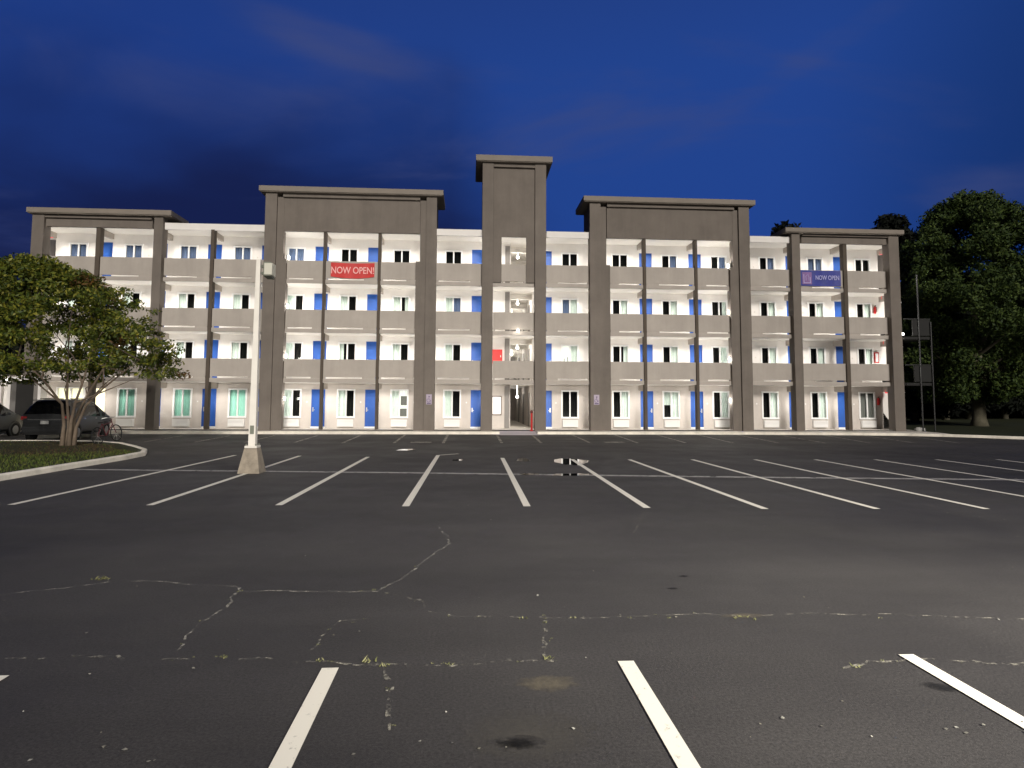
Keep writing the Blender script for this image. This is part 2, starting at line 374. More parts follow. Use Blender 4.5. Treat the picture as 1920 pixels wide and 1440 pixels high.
def ribbon(mb, pts, wd, dz=.0045):
    P = [Vector((x, y)) for x, y in pts]; out = []
    for a, b in zip(P, P[1:]):
        n = max(2, int((b-a).length/.07))
        for i in range(n): out.append(a+(b-a)*i/n)
    out.append(P[-1]); b0 = len(mb.v); ox = 0; oy = 0
    for i, p in enumerate(out):
        ox = ox*.8 + random.gauss(0, .014); oy = oy*.8 + random.gauss(0, .014); q = p + Vector((ox, oy))
        d = (out[min(i+1, len(out)-1)]-out[max(i-1, 0)]).normalized(); s = Vector((-d.y, d.x))*wd*random.uniform(.35, 1.2)
        for e in (q+s, q-s): mb.v.append((e.x, e.y, zg(e.y)+dz))
    for i in range(len(out)-1): mb.f.append((b0+2*i, b0+2*i+1, b0+2*i+3, b0+2*i+2))
crk = MB()
CR = [[(-5.5,6.2),(-4.17,6.79),(-3.61,7.08),(-2.88,6.91),(-2.36,6.78),(-2.24,6.56),(-1.99,6.62),(-1.66,6.57),(-1.25,6.58),(-.93,6.56),(-.85,6.71),(-.74,6.99),(-.59,7.53),(-.41,8.09),(-.19,8.67),(-.45,9.76)],
 [(-2.24,6.56),(-2.22,6.26),(-2.24,5.94),(-2.27,5.57),(-2.16,5.17)],
 [(-.93,6.56),(-.59,6.34),(-.4,6.17),(-.33,5.86),(-.07,5.75),(.4,5.75),(.96,5.68),(1.53,5.68),(2.02,5.69),(2.47,5.63),(3.23,5.67),(3.93,5.59),(4.53,5.46),(6,5.3)],
 [(-3.35,5.06),(-2.61,5.02),(-2.04,4.93),(-1.94,4.98),(-1.79,4.97),(-1.26,4.87),(-.99,4.85),(-.67,4.78),(-.09,4.75),(.21,4.76),(.49,4.79),(.66,4.76)],
 [(-1.15,5.08),(-1.14,5.39),(-1.08,5.7),(-.81,5.71)],[(.57,4.76),(.64,5.06),(.64,5.29),(.68,5.64),(.96,5.68)],[(-.57,4.74),(-.51,4.39),(-.42,3.84)],
 [(2.68,4.51),(3.03,4.62),(3.24,4.63),(3.72,4.56),(4.4,4.5)],[(2.4,9.16),(2.69,9.95),(3.04,10.89)]]
for c in CR[:2]: ribbon(crk, c, .015)
crd = MB()
for c in CR[2:]: ribbon(crd, c, .017)
tag(crd.build('asphalt_cracks', M_crackdot), 'broken dotted cracks crossing the near asphalt', 'cracks', kind='structure')
tag(crk.build('asphalt_cracks', M_crack), 'pale dusty cracks wandering across the near asphalt', 'cracks', kind='structure')

def stain(name, mt, cx, cy, rx, ry, label, dz=.0035, n=24, rot=0.):
    me = bpy.data.meshes.new(name); v = [(cx, cy, zg(cy)+dz)]; fd = [1.0]; f = []
    for j, q in enumerate((.4, .75, 1.)):
        for i in range(n):
            a = 2*math.pi*i/n; px, py = math.cos(a)*rx*q, math.sin(a)*ry*q
            x = cx+px*math.cos(rot)-py*math.sin(rot); y = cy+px*math.sin(rot)+py*math.cos(rot); v.append((x, y, zg(y)+dz)); fd.append((.8, .42, 0.)[j])
    for i in range(n):
        k = (i+1) % n; f.append((0, 1+i, 1+k))
        for j in (0, 1): f.append((1+j*n+i, 1+(j+1)*n+i, 1+(j+1)*n+k, 1+j*n+k))
    me.from_pydata(v, [], f); at = me.attributes.new('fade', 'FLOAT', 'POINT'); at.data.foreach_set('value', fd)
    return tag(link(name, me, mt), label, 'stain', kind='structure')
stain('dust_stain', M_dust, .55, 4.40, .34, .22, 'tan dusty patch between the two nearest stall lines')
stain('dust_stain', M_dustf, .35, 3.75, .65, .5, 'faint tan dusty patch low in the middle')
stain('dust_stain', M_dust, 2.45, 5.64, .34, .10, 'tan dusty spot on the long crack')
stain('oil_stain', M_oil, .28, 3.66, .17, .09, 'black blotch low between the near stall lines')
stain('oil_stain', M_oil, 3.17, 4.19, .19, .10, 'dark oval blot beside the right stall line', .0028, rot=-.5)
stain('oil_stain', M_oil, 2.09, 6.48, .09, .055, 'small dark oil drip, nearer of two')
stain('oil_stain', M_oil, 2.35, 6.92, .10, .06, 'small dark oil drip, farther of two')
def puddle(pts, label):
    P = []
    for a, b in zip(pts, pts[1:]+pts[:1]):
        for i in range(4): P.append((a[0]+(b[0]-a[0])*i/4+random.gauss(0,.018), a[1]+(b[1]-a[1])*i/4+random.gauss(0,.03), 0))
    zz = max(zg(p[1]) for p in P)+.0065
    tag(MB().poly([(x, y, zz) for x, y, _ in P]).build('puddle', M_water), label, 'puddle', kind='structure')
puddle([(2.66,19.7),(2.76,20.5),(3.05,20.95),(3.55,20.8),(3.85,20.2),(3.6,19.4),(3.25,18.75),(2.85,18.95)], 'puddle mirroring a ground floor window')
puddle([(-2.72,24.2),(-2.5,24.75),(-2.1,24.85),(-2.0,24.4),(-2.3,24.0)], 'small bright puddle toward the left pier')
puddle([(2.12,16.2),(2.3,16.55),(2.9,16.62),(3.4,16.55),(3.1,16.3),(2.6,16.1)], 'thin puddle lying across the worn grey line')
puddle([(1.5,20.1),(1.62,20.9),(1.85,21.1),(1.95,20.3),(1.8,19.9)], 'narrow puddle beside a middle stall line')
puddle([(1.3,16.5),(1.55,16.75),(1.85,16.7),(1.8,16.4),(1.5,16.3)], 'small puddle on the grey line')
puddle([(-.55,20.2),(-.45,20.6),(-.2,20.6),(-.2,20.25)], 'tiny puddle in a middle stall')

def sweep(name, pts, wd, h, mt, label, closed=False, dz=0.):
    """kerb: pts is its road-side edge; the body lies to the left of travel."""
    mb = MB(); P = [Vector(p) for p in pts]; n = len(P)
    prof = [(0, -.1), (0, h-.03), (.03, h), (wd-.03, h), (wd, h-.03), (wd, -.1)]
    for i, p in enumerate(P):
        a = P[i-1] if (i or closed) else p; b = P[(i+1) % n] if (i < n-1 or closed) else p
        d = (b-a).normalized(); s = Vector((-d.y, d.x))
        for o, z in prof:
            q = p+s*o; mb.v.append((q.x, q.y, zg(p.y)+z+dz))
    k = len(prof)
    for i in range(n if closed else n-1):
        j = (i+1) % n
        for t in range(k-1): mb.f.append((i*k+t, j*k+t, j*k+t+1, i*k+t+1))
    return tag(mb.build(name, mt), label, 'kerb', kind='structure')
KERB = [(-34,33.45),(-20,33.45),(-8,33.42),(1.62,33.40)]
KERB2 = [(3.62,33.40),(9,33.38),(15,33.30),(18.5,33.05),(21,32.75),(23,32.4),(25,31.5),(27.4,29.8),(29.5,27.5),(31,24.5),(32,20),(32.3,12)]
sweep('kerb', KERB, .16, .135, M_kerb, 'long pale kerb in front of the left half of the building')
sweep('kerb', KERB2, .16, .135, M_kerb, 'pale kerb in front of the right half, curving nearer past the building end')
sw = MB().box(-34, 1.62, 33.55, 34.74, .02, .252); sw.box(3.62, 17.5, 33.55, 34.74, .02, .252)
sw.prism([(17.5,33.33),(21,32.9),(23.1,32.52),(25.1,31.62),(25.6,33.2),(25.6,34.74),(17.5,34.74)], 2, .02, .252)
tag(sw.build('sidewalk', M_conc), 'pale concrete sidewalk along the building', 'sidewalk', kind='structure')
rp = MB().prism([(32.75,.125),(34.74,.25),(34.74,.02),(32.75,.02)], 0, 1.63, 3.61)
rp.prism([(1.15,33.4),(1.62,33.4),(1.62,32.9)], 2, .1, .14); rp.prism([(3.62,33.4),(4.1,33.4),(3.62,32.9)], 2, .1, .14)
M_ramp = mat('lilac_grey_concrete', (.50, .46, .49), .85, .3, noise=.1, nscale=2)
tag(rp.build('sidewalk_ramp', M_ramp), 'grey concrete ramp from the lot up to the lobby passage', 'ramp', kind='structure')
lw = MB().prism([(25.1,31.72),(27.5,30.0),(29.65,27.6),(31.15,24.6),(32.15,20),(32.45,12),(120,12),(120,140),(25.3,140),(25.3,34.8),(25.6,34.74),(25.6,33.2)], 2, -.1, .235)
tag(lw.build('lawn', M_lawn), 'dark lawn to the right of the building', 'lawn', kind='structure')

# island with kerb, grass, fallen leaves
IS = [(-10.75,4),(-10.75,12),(-10.72,18),(-10.66,20.8),(-10.78,22.2),(-11.25,23.3),(-12.3,24.7),(-13.6,26.2),(-15,27.1),(-17,27.4),(-22,27.4),(-34,27.4),(-34,4)]
sweep('kerb', IS, .17, .15, M_kerb, 'pale kerb round the planted island', closed=True)
isl = MB().poly([(x if x > -30 else x, y, .13) for x, y in [(-10.9,4.1),(-10.9,12),(-10.88,18),(-10.82,20.75),(-10.93,22.1),(-11.38,23.2),(-12.4,24.55),(-13.68,26.05),(-15.05,26.93),(-17,27.23),(-22,27.23),(-33.8,27.23),(-33.8,4.1)]])
isl.v = [(x, y, .125+zg(y)) for x, y, z in isl.v]
tag(isl.build('island_soil', M_soil), 'planted island of grass and soil at the left', 'planting bed', kind='structure')
def scatter_blades(name, mt, n, area, h, wd, label, z0=.125, cat='grass', dens=None):
    v = np.zeros((n, 3, 3)); k = 0
    while k < n:
        x = rng.uniform(area[0], area[1]); y = rng.uniform(area[2], area[3])
        if dens and rng.random() > dens(x, y): continue
        a = rng.uniform(0, 6.283); hh = h*rng.uniform(.5, 1.2); l = rng.normal(0, hh*.35, 2)
        z = z0+zg(y)
        v[k] = [(x-wd*math.cos(a), y-wd*math.sin(a), z), (x+wd*math.cos(a), y+wd*math.sin(a), z), (x+l[0], y+l[1], z+hh)]; k += 1
    me = bpy.data.meshes.new(name); me.from_pydata(v.reshape(-1, 3).tolist(), [], [(3*i, 3*i+1, 3*i+2) for i in range(n)])
    return tag(link(name, me, mt), label, cat, kind='stuff')
def in_island(x, y):
    if y > 26.9: return 0
    edge = -10.95 if y < 22 else -10.95-(y-22)*.95 if y < 24.5 else -12.8-(y-24.5)*1.3
    if x > edge: return 0
    d = math.hypot(x+14.9, y-24.6)
    return 1. if d > 3.6 else .12
scatter_blades('grass', M_grass, 16000, (-20, -10.9, 11, 26.9), .075, .012, 'short green grass on the island', dens=in_island)
scatter_blades('fallen_leaves', leaf_mat('fallen_brown_leaves', (.030,.020,.012), (.055,.034,.018), (.08,.05,.025), .9), 5000, (-18.5, -10.9, 20.5, 26.9), .035, .03, 'brown fallen leaves under the island tree', cat='leaves',
               dens=lambda x, y: (1. if in_island(x, y) else 0)*math.exp(-((x+14.2)**2+(y-24)**2)/9))
wv = MB(); WD = [(-3.87,7.13,1.5),(-.72,4.82,1.1),(-.59,4.74,.8),(-.13,4.74,.6),(.5,5.68,.8),(.67,5.56,.5),(.93,5.66,.5),(2.44,5.61,.7),(3.63,5.51,.4),(2.79,4.53,.7),(-1.79,4.95,.6),(-1.07,4.86,.7),(-.51,4.38,.4),(2.36,5.58,.6),(2.51,5.54,.6),(1.77,5.61,.4),(1.42,5.63,.4),(-2.24,6.62,.5),(-.93,6.58,.4),(3.05,4.62,.4),(.6,4.8,.8)]
for c in CR:
    for a, b in zip(c, c[1:]):
        for _ in range(2):
            if random.random() < .45:
                t = random.random(); WD.append((a[0]+(b[0]-a[0])*t+random.gauss(0, .02), a[1]+(b[1]-a[1])*t+random.gauss(0, .02), random.uniform(.12, .32)))
for x, y, s in WD:
    s *= .78
    for _ in range(int(14*s)+3):
        a = random.uniform(0, 6.28); r = random.uniform(.01, .05)*s; l = random.uniform(.02, .055)*s; px, py = x+r*math.cos(a)*1.6, y+r*math.sin(a)
        d = random.uniform(0, 6.28); wv.poly([(px-.008*s, py, .004), (px+.008*s, py, .004), (px+l*math.cos(d), py+l*math.sin(d), .006+l*random.uniform(.2, .9))])
tag(wv.build('weeds', M_weed), 'tiny yellow green weeds sprouting in the cracks', 'weeds', kind='stuff')

M_bits = leaf_mat('pale_leaf_litter', (.12, .11, .08), (.24, .23, .19), (.40, .39, .34), .9)
lt_ = MB()
for _ in range(230):
    y = 3.6+24*random.random()**2.2; x = random.uniform(-.55, .75)*(y+3); a = random.uniform(0, 6.28); r = random.uniform(.006, .020)
    q_ = [(x+r*math.cos(a+t)*random.uniform(.5, 1), y+r*math.sin(a+t)*random.uniform(.5, 1), zg(y)+random.uniform(.004, .012)) for t in (0, 1.6, 3.1, 4.7)]; lt_.poly(q_)
tag(lt_.build('leaf_litter', M_bits), 'pale specks of leaf litter strewn over the asphalt', 'litter', kind='stuff')

# ------------------------------------------------------------------ the motel
F, W_ = 34.92, 36.3
FL = [.31, 3.03, 5.73, 8.43]; CE = [2.81, 5.51, 8.21, 11.06]
YB = 52.
bld = empty('motel_building', (0, 35, .25), 'long four storey taupe and white motel with lit open walkways and blue doors', 'building')
def P(mb, name, mt, parent=bld, **k): return mb.build(name, mt, parent, **k)
def fx(x, y): return x*y/F
def fz(z, y): return CAM_H+(z-CAM_H)*y/F

WL = [-.95-2.965*k for k in range(8)]; WR = [5.80+2.965*k for k in range(7)]
XE0, XE1 = -23.9, 25.35
# walls with openings
def wall_floor(k):
    z0, z1 = FL[k], CE[k]; op = []
    for xs, s in ((WL, 1), (WR, -1)):
        for i, c in enumerate(xs):
            wz = (.92, 2.47) if k == 0 else (FL[k]+.90, FL[k]+2.08)
            hw = .48
            if k == 0 and s == 1 and i == 7: op.append((c-.72, c+.72, 1.0, 2.5))
            else: op.append((c-hw, c+hw, *wz))
            dc = c+1.43*s
            op.append((dc-.375, dc+.375, z0 if k else .31, z0+2.16))
    op.append((2.36, 3.70, z0, z1))
    op.append((24.58, 25.12, z0, z0+2.45))
    op.append((-23.45, -22.93, z0, z0+2.3))
    op.sort(); out = []; mb = MB(); x = XE0
    for a, b, c, d in op:
        mb.box(x, a, W_, W_+.2, z0, z1)
        if c < z0+.01 and d > z1-.01: out.append(mb); mb = MB(); x = b; continue
        if c > z0+.01: mb.box(a, b, W_, W_+.2, z0, c)
        if d < z1-.01: mb.box(a, b, W_, W_+.2, d, z1)
        x = b
    mb.box(x, XE1, W_, W_+.2, z0, z1)
    return out+[mb]
for k in range(4):
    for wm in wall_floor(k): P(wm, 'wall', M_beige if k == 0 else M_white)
sh = MB().box(XE0, XE0+.2, W_+.2, YB, .31, 11.06).box(XE1-.2, XE1, W_+.2, YB, .31, 11.06).box(XE0, XE1, YB, YB+.2, .31, 11.06)
P(sh, 'outer_wall', M_beige)
sl = MB().box(XE0, XE1, 34.76, YB, .05, .31); P(sl, 'floor_slab', M_conc)
P(MB().box(XE0-.02, XE1+.02, 34.735, 34.757, .20, .302), 'base_joint', M_dark)
SX0, SX1 = -23.25, 24.9
for k in (1, 2, 3):
    P(MB().box(SX0, SX1, F-.02, YB, CE[k-1], FL[k]), 'floor_slab', M_ceil)
    P(MB().box(SX0+.01, SX1-.01, F-.05, F-.021, CE[k-1]+.012, FL[k]-.004), 'slab_edge', M_parapet)
P(MB().box(SX0, SX1, F+.02, YB, 11.06, 11.30), 'roof_slab', M_ceil); P(MB().box(SX0+.1, SX1-.1, F+.15, YB-.1, 11.302, 11.39), 'roof', M_roof)
# room divisions, near-black in place of the rooms' own shade
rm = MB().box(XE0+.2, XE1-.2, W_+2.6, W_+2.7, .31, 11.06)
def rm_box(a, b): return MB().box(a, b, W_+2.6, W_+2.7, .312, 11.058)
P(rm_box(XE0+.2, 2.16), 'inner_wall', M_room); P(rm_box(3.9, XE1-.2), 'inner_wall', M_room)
# corridor through the middle, every floor
for k in range(4):
    a = 2.36; b = 3.70
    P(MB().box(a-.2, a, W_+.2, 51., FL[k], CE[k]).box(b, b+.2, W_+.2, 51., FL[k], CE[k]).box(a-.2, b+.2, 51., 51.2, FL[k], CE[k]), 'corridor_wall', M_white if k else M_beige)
    P(MB().box(a+.1, a+.72, 50.93, 50.995, FL[k]+.01, FL[k]+2.08), 'corridor_door', M_doordark if k == 0 else M_doorgrey)
    for yd in (38.6, 42.6, 46.6): P(MB().box(b-.035, b-.003, yd, yd+.9, FL[k]+.01, FL[k]+2.05), 'corridor_door', M_doorgrey)
    if k: 
        for yd in (37.5, 41, 44.5, 48): P(MB().box(a, b, yd, yd+.25, CE[k]-.28, CE[k]-.002), 'ceiling_beam', M_ceil)
    P(MB().box(2.03, 2.30, W_-.06, W_-.003, FL[k]+.02, FL[k]+2.42), 'service_door', M_doorgrey)
def point(loc, e, r=.05, c=(1, .965, .905), parent=None):
    ld = bpy.data.lights.new('lamp_light', 'POINT'); ld.energy = e; ld.shadow_soft_size = r; ld.color = c
    o = bpy.data.objects.new('lamp_light', ld); o.location = loc; col.objects.link(o); return o
for k in range(4):
    for yd, e in ((38.2, 34), (43.5, 26), (48, 20)):
        zl = CE[k]-.42 if k else 2.12
        if k == 0 and yd > 40:
            point((3.05, yd, 2.45), e*.25, .08); continue  # extra unseen light, no fixture built here
        P(MB().ball((2.90, yd, zl), .085).tube([(2.90,yd,zl),(2.90,yd,CE[k]-.002)], .012, 6), 'corridor_lamp', M_globe, smooth=True); point((2.90, yd, zl-.16), e*(.5 if k else .22), .08)  # stem glows as well, painting in a streak of light
zl = 5.72
P(MB().ball((2.66, 34.66, zl), .075).box(2.62, 2.70, 34.66, F-.035, zl+.03, zl+.09), 'walkway_lamp', M_globe, smooth=False); point((2.66, 34.5, zl-.05), 1.5, .07)

# windows, doors, air conditioners
ST = {0: ['CD','CW','CD','CD','TT','TT','TT','HH', 'DD2','DC','EC','DC','DC','DC','GG'],
      1: ['CD','CD','2D','CD','CD','CD','CD','CD', 'WC','D2','DC','DC','DC','DC','DC'],
      2: ['CB','C2','CD','CD','CD','CD','CD','CD', 'BC','DC','DC','D2','DC','DC','DC'],
      3: ['DD','DD','DD','BB','BB','BB','BB','BB', 'DD','DD','DB','DB','DB','BB','DD']}
CM = {'C': M_cpale, 'T': M_cteal, 'B': M_cblue, 'W': M_lit, 'H': M_warm, '2': M_cpale, 'E': M_cpale, 'G': mat('grey_curtain', (.22, .21, .20), .9)}
def curtain_or_dark_sheet(x0, x1, z0, z1, y, mt, parent):  # real drapes, and near-black sheets added to darken rooms
    mb = MB(); n = max(6, int((x1-x0)/.025)); b = 0; ph = random.uniform(0, 6)
    for i in range(n+1):
        x = x0+(x1-x0)*i/n; yy = y+.022*math.sin(ph+i*.95)+.012*math.sin(ph*2+i*.37)
        mb.v += [(x, yy, z0), (x, yy, z1)]
    for i in range(n): mb.f.append((2*i, 2*i+1, 2*i+3, 2*i+2))
    return mb.build('curtain_or_dark_sheet', mt, parent, smooth=True)
def window(c, z0, z1, hw, st):
    y0 = W_-.045; y1 = W_+.055; t = .055
    fr = MB().box(c-hw-.03, c+hw+.03, y0, y1, z1-t, z1+.03).box(c-hw-.03, c+hw+.03, y0-.025, y1, z0-.04, z0+t)
    fr.box(c-hw-.03, c-hw+t, y0, y1, z0+t, z1-t).box(c+hw-t, c+hw+.03, y0, y1, z0+t, z1-t).box(c-.035, c+.035, y0+.012, y1, z0+t, z1-t)
    f = P(fr, 'window', M_frame)
    for s, k in ((-1, st[0]), (1, st[1])):
        xa, xb = (c-hw+t, c-.035) if s < 0 else (c+.035, c+hw-t)
        MB().box(xa, xb, W_+.03, W_+.036, z0+t, z1-t).build('pane', M_glass, f)
        if k in 'CTBWHG': curtain_or_dark_sheet(xa-.02, xb+.02, z0-.05, z1+.02, W_+.115, CM[k], f)
        elif k == '2':
            m_ = (xa+xb)/2; a, b = (xa-.02, m_+.02) if s < 0 else (m_-.02, xb+.02); curtain_or_dark_sheet(a, b, z0-.05, z1+.02, W_+.115, CM[k], f); curtain_or_dark_sheet(xa-.02, xb+.02, z0-.05, z1+.02, W_+.27, M_room, f)
        elif k == 'D': curtain_or_dark_sheet(xa-.02, xb+.02, z0-.05, z1+.02, W_+.27, M_room, f)  # black sheet added behind the pane in place of room shade
        elif k == 'E':
            curtain_or_dark_sheet(xa-.02, xb+.02, z0+.75, z1+.02, W_+.115, CM[k], f); curtain_or_dark_sheet(xa-.02, xb+.02, z0-.05, z1+.02, W_+.27, M_room, f)
        if k == 'W' and z0 < 2:        # lit interior, something dark standing low in it
            MB().box(xa, xb, W_+.065, W_+.075, z0+t, z0+.5).box(xa+.03, xb, W_+.065, W_+.075, z0+.68, z0+1.2).build('room_shade', M_doorgrey, f)
        if k == 'W' and z0 > 2:
            MB().box(xa+.08, xa+.13, W_+.06, W_+.08, z0+t, z0+.42).box(xa+.28, xa+.33, W_+.06, W_+.08, z0+t, z0+.50).build('sill_items', M_doorgrey, f)
    return f
ALLW = WL+WR
for k in range(4):
    for i, c in enumerate(ALLW):
        st = ST[k][i][:2]; left = i < 8
        if k == 0 and i == 7:
            window(c, 1.0, 2.5, .72, 'HH')
        else:
            z0, z1 = (.92, 2.47) if k == 0 else (FL[k]+.90, FL[k]+2.08); window(c, z0, z1, .48, st)
            if k == 0:
                ac = MB().box(c-.44, c+.44, W_-.17, W_-.003, .40, .80).box(c-.41, c+.41, W_-.185, W_-.17, .43, .58)
                for q in range(5): ac.box(c-.41, c+.41, W_-.186, W_-.17, .615+q*.034, .632+q*.034)
                P(ac, 'air_conditioner', M_ac)
        s = 1 if left else -1; dc = c+1.43*s; z0 = FL[k]
        if k == 0 and i == 7:
            d = P(MB().box(dc-.375, dc+.375, W_+.05, W_+.09, .32, 2.46), 'door', M_warm)
        else:
            dm = MB().box(dc-.355, dc+.355, W_+.05, W_+.095, z0+.09 if k == 0 else z0+.02, z0+2.13)
            for zz in ((.25, .95), (1.12, 1.95)): dm.box(dc-.24, dc+.24, W_+.043, W_+.05, z0+zz[0], z0+zz[1])
            d = P(dm, 'door', M_door)
            jb = MB().box(dc-.375, dc-.355, W_-.015, W_+.1, z0+.01, z0+2.13).box(dc+.355, dc+.375, W_-.015, W_+.1, z0+.01, z0+2.13).box(dc-.375, dc+.375, W_-.015, W_+.1, z0+2.13, z0+2.16)
            jb.build('door_frame', M_door, d)
            if k == 0: MB().box(dc-.385, dc+.385, W_-.05, W_+.1, z0+.004, z0+.088).build('threshold', M_frame, d)
            hx = dc-.29*s
            MB().box(hx-.03, hx+.03, W_+.02, W_+.05, z0+.92, z0+1.16).box(hx-.015, hx+.10*s, W_-.01, W_+.02, z0+1.0, z0+1.03).build('handle', M_metal, d)
        P(MB().box(dc-.62*s-.035, dc-.62*s+.035, W_-.012, W_-.003, z0+1.42, z0+1.50), 'number_plate', M_pole if k else M_ac)

# columns, piers, towers
SL = [(-20.03,-19.81), (-14.05,-13.87), (-8.04,-7.90), (-5.07,-4.92), (9.79,9.95), (12.78,12.93), (21.58,21.80)]
for a, b in SL:
    P(MB().box(fx(a, F-.12), fx(b, F-.12), F-.12, F+.24, .255, 11.06), 'column', M_col)
def beam(x0, x1, k):
    z = CE[k]-.003; mb = MB(); mb.prism([(F+.24, z), (W_-.003, z), (W_-.003, z-.30), (F+.24, z-.34)], 0, x0, x1); P(mb, 'beam', M_parapet)
BEAMX = [(-20.0,-19.83),(-16.85,-16.65),(-14.03,-13.89),(-11.05,-10.9),(-8.03,-7.91),(-5.06,-4.93),(-2.5,-2.35),(7.05,7.2),(9.8,9.94),(12.79,12.92),(15.4,15.55),(18.7,18.85),(21.6,21.78),(-23.1,-22.9),(24.55,24.75)]
for k in range(4):
    for a, b in BEAMX: beam(a, b, k)
def pier(a, b, z1, y=F-.35, y1=F+.24, z0=.255, name='pier'): P(MB().box(fx(a, y), fx(b, y), y, y1, z0, z1), name, M_pier)
def cap(a, b, z0, z1, back, ov=.0):
    y = F-.55; zb, zt = fz(z0, y), fz(z1, y)
    mb = MB().box(fx(a, y), fx(b, y), y, back, zb+.04, zt).box(fx(a, y)+.05, fx(b, y)-.05, y+.05, back-.05, zb, zb+.04)
    P(mb, 'cap', M_cap)
YP = F-.35
# left end block
pier(-23.34, -22.74, fz(11.78, YP)); pier(-17.05, -16.6, fz(11.78, YP))
def header(a, b, z0, z1, y0=F-.18, y1=F+.016, band=.2):
    P(MB().box(a, b, y0, y1, z0, z1), 'tower_panel', M_pier)
    P(MB().box(a+.004, b-.004, F-.31, y0-.001, z1-band, z1-.002), 'panel_band', M_pier)
    P(MB().box(a, b, F+.30, F+1.9, 11.40, z1-.01), 'tower_back', M_pier)
ZL = fz(11.78, F-.55)
header(-22.74, -17.05, 11.04, ZL-.003, band=.14); cap(-23.68, -16.2, 11.80, 12.10, F+1.6)
# left tower
ZT = fz(13.30, F-.55)
pier(-11.22, -10.6, ZT-.003); pier(-2.45, -1.88, ZT-.003)
pier(-10.6, -10.2, ZT-.2, F-.2, F+.24, 9.5); pier(-10.6, -10.02, 9.5, F-.22, F+.24)
pier(-2.78, -2.45, ZT-.2, F-.2, F+.24, 9.5); pier(-3.0, -2.45, 9.5, F-.22, F+.24)
header(-10.2, -2.78, 11.07, ZT-.004); cap(-11.6, -1.53, 13.30, 13.62, F+2.2)
for a, b in ((-11.05, -10.2), (-2.78, -1.9)): P(MB().box(a, b, F+.25, F+2., 11.4, ZT-.005), 'tower_side', M_pier)
# centre tower
ZC = fz(15.37, F-.55)
pier(.66, 1.28, ZC-.003); pier(3.63, 4.25, ZC-.003)
P(MB().box(1.28, 3.63, F-.16, F+.016, 11.01, ZC-.2).box(1.28, 1.74, F-.16, F+.016, 8.44, 11.01).box(3.12, 3.63, F-.16, F+.016, 8.44, 11.01), 'tower_panel', M_pier)
P(MB().box(1.284, 3.626, F-.30, F-.162, ZC-.22, ZC-.004), 'panel_band', M_pier)
P(MB().box(.68, 4.23, F+.25, F+2.6, 11.4, ZC-.005), 'tower_back', M_pier); cap(.28, 4.62, 15.37, 15.73, F+3.)
# right tower
ZR = fz(13.20, F-.55)
pier(6.74, 7.36, ZR-.003); pier(15.40, 16.02, ZR-.003)
pier(7.36, 7.67, ZR-.2, F-.2, F+.24, 9.5); pier(7.36, 7.88, 9.5, F-.22, F+.24)
pier(15.02, 15.40, ZR-.2, F-.2, F+.24, 9.5); pier(14.84, 15.40, 9.5, F-.22, F+.24)
header(7.67, 15.02, 11.07, ZR-.004); cap(6.40, 16.42, 13.20, 13.52, F+2.2)
for a, b in ((6.76, 7.67), (15.02, 15.98)): P(MB().box(a, b, F+.25, F+2., 11.4, ZR-.005), 'tower_side', M_pier)
# right end block
pier(18.52, 19.0, fz(11.68, YP)); pier(24.36, 24.97, fz(11.68, YP))
ZE = fz(11.68, F-.55)
header(19.0, 24.36, 11.02, ZE-.003, band=.12); cap(18.18, 25.35, 11.68, 11.96, F+1.6)
# fascias of the open bays
for a, b in ((-16.55,-11.15), (-1.86,.68), (4.27,6.76), (16.0,18.55)): P(MB().box(a, b, F-.10, F+.018, 11.02, 11.38), 'fascia', M_white)
# balcony parapets
BAYS = [(-22.74,-20.0),(-19.8,-17.02),(-16.58,-14.05),(-13.87,-11.1),(-10.0,-8.03),(-7.9,-5.07),(-4.92,-3.0),(-1.87,.67),(1.29,3.62),(4.26,6.72),(7.88,9.8),(9.95,12.78),(12.93,14.85),(16.02,18.5),(19.0,21.58),(21.8,24.35)]
for k in (1, 2, 3):
    for a, b in BAYS:
        if k == 3 and a == 1.29: a, b = 1.745, 3.115
        mb = MB().box(a+.004, b-.004, F, F+.12, FL[k]+.095, FL[k]+1.05)
        s_ = 1 if b < 1 else -1
        if a > 1 and b < 4: gs = [(a+.03, a+.11), (b-.11, b-.03)]
        elif s_ > 0: gs = [(a+.03, a+.13), (b-.26*(b-a), b-.02)]
        else: gs = [(a+.02, a+.26*(b-a)), (b-.13, b-.03)]
        for q0, q1 in gs: mb.box(q0, q1, F+.012, F+.108, FL[k]+.001, FL[k]+.095)
        P(mb, 'parapet', M_parapet)
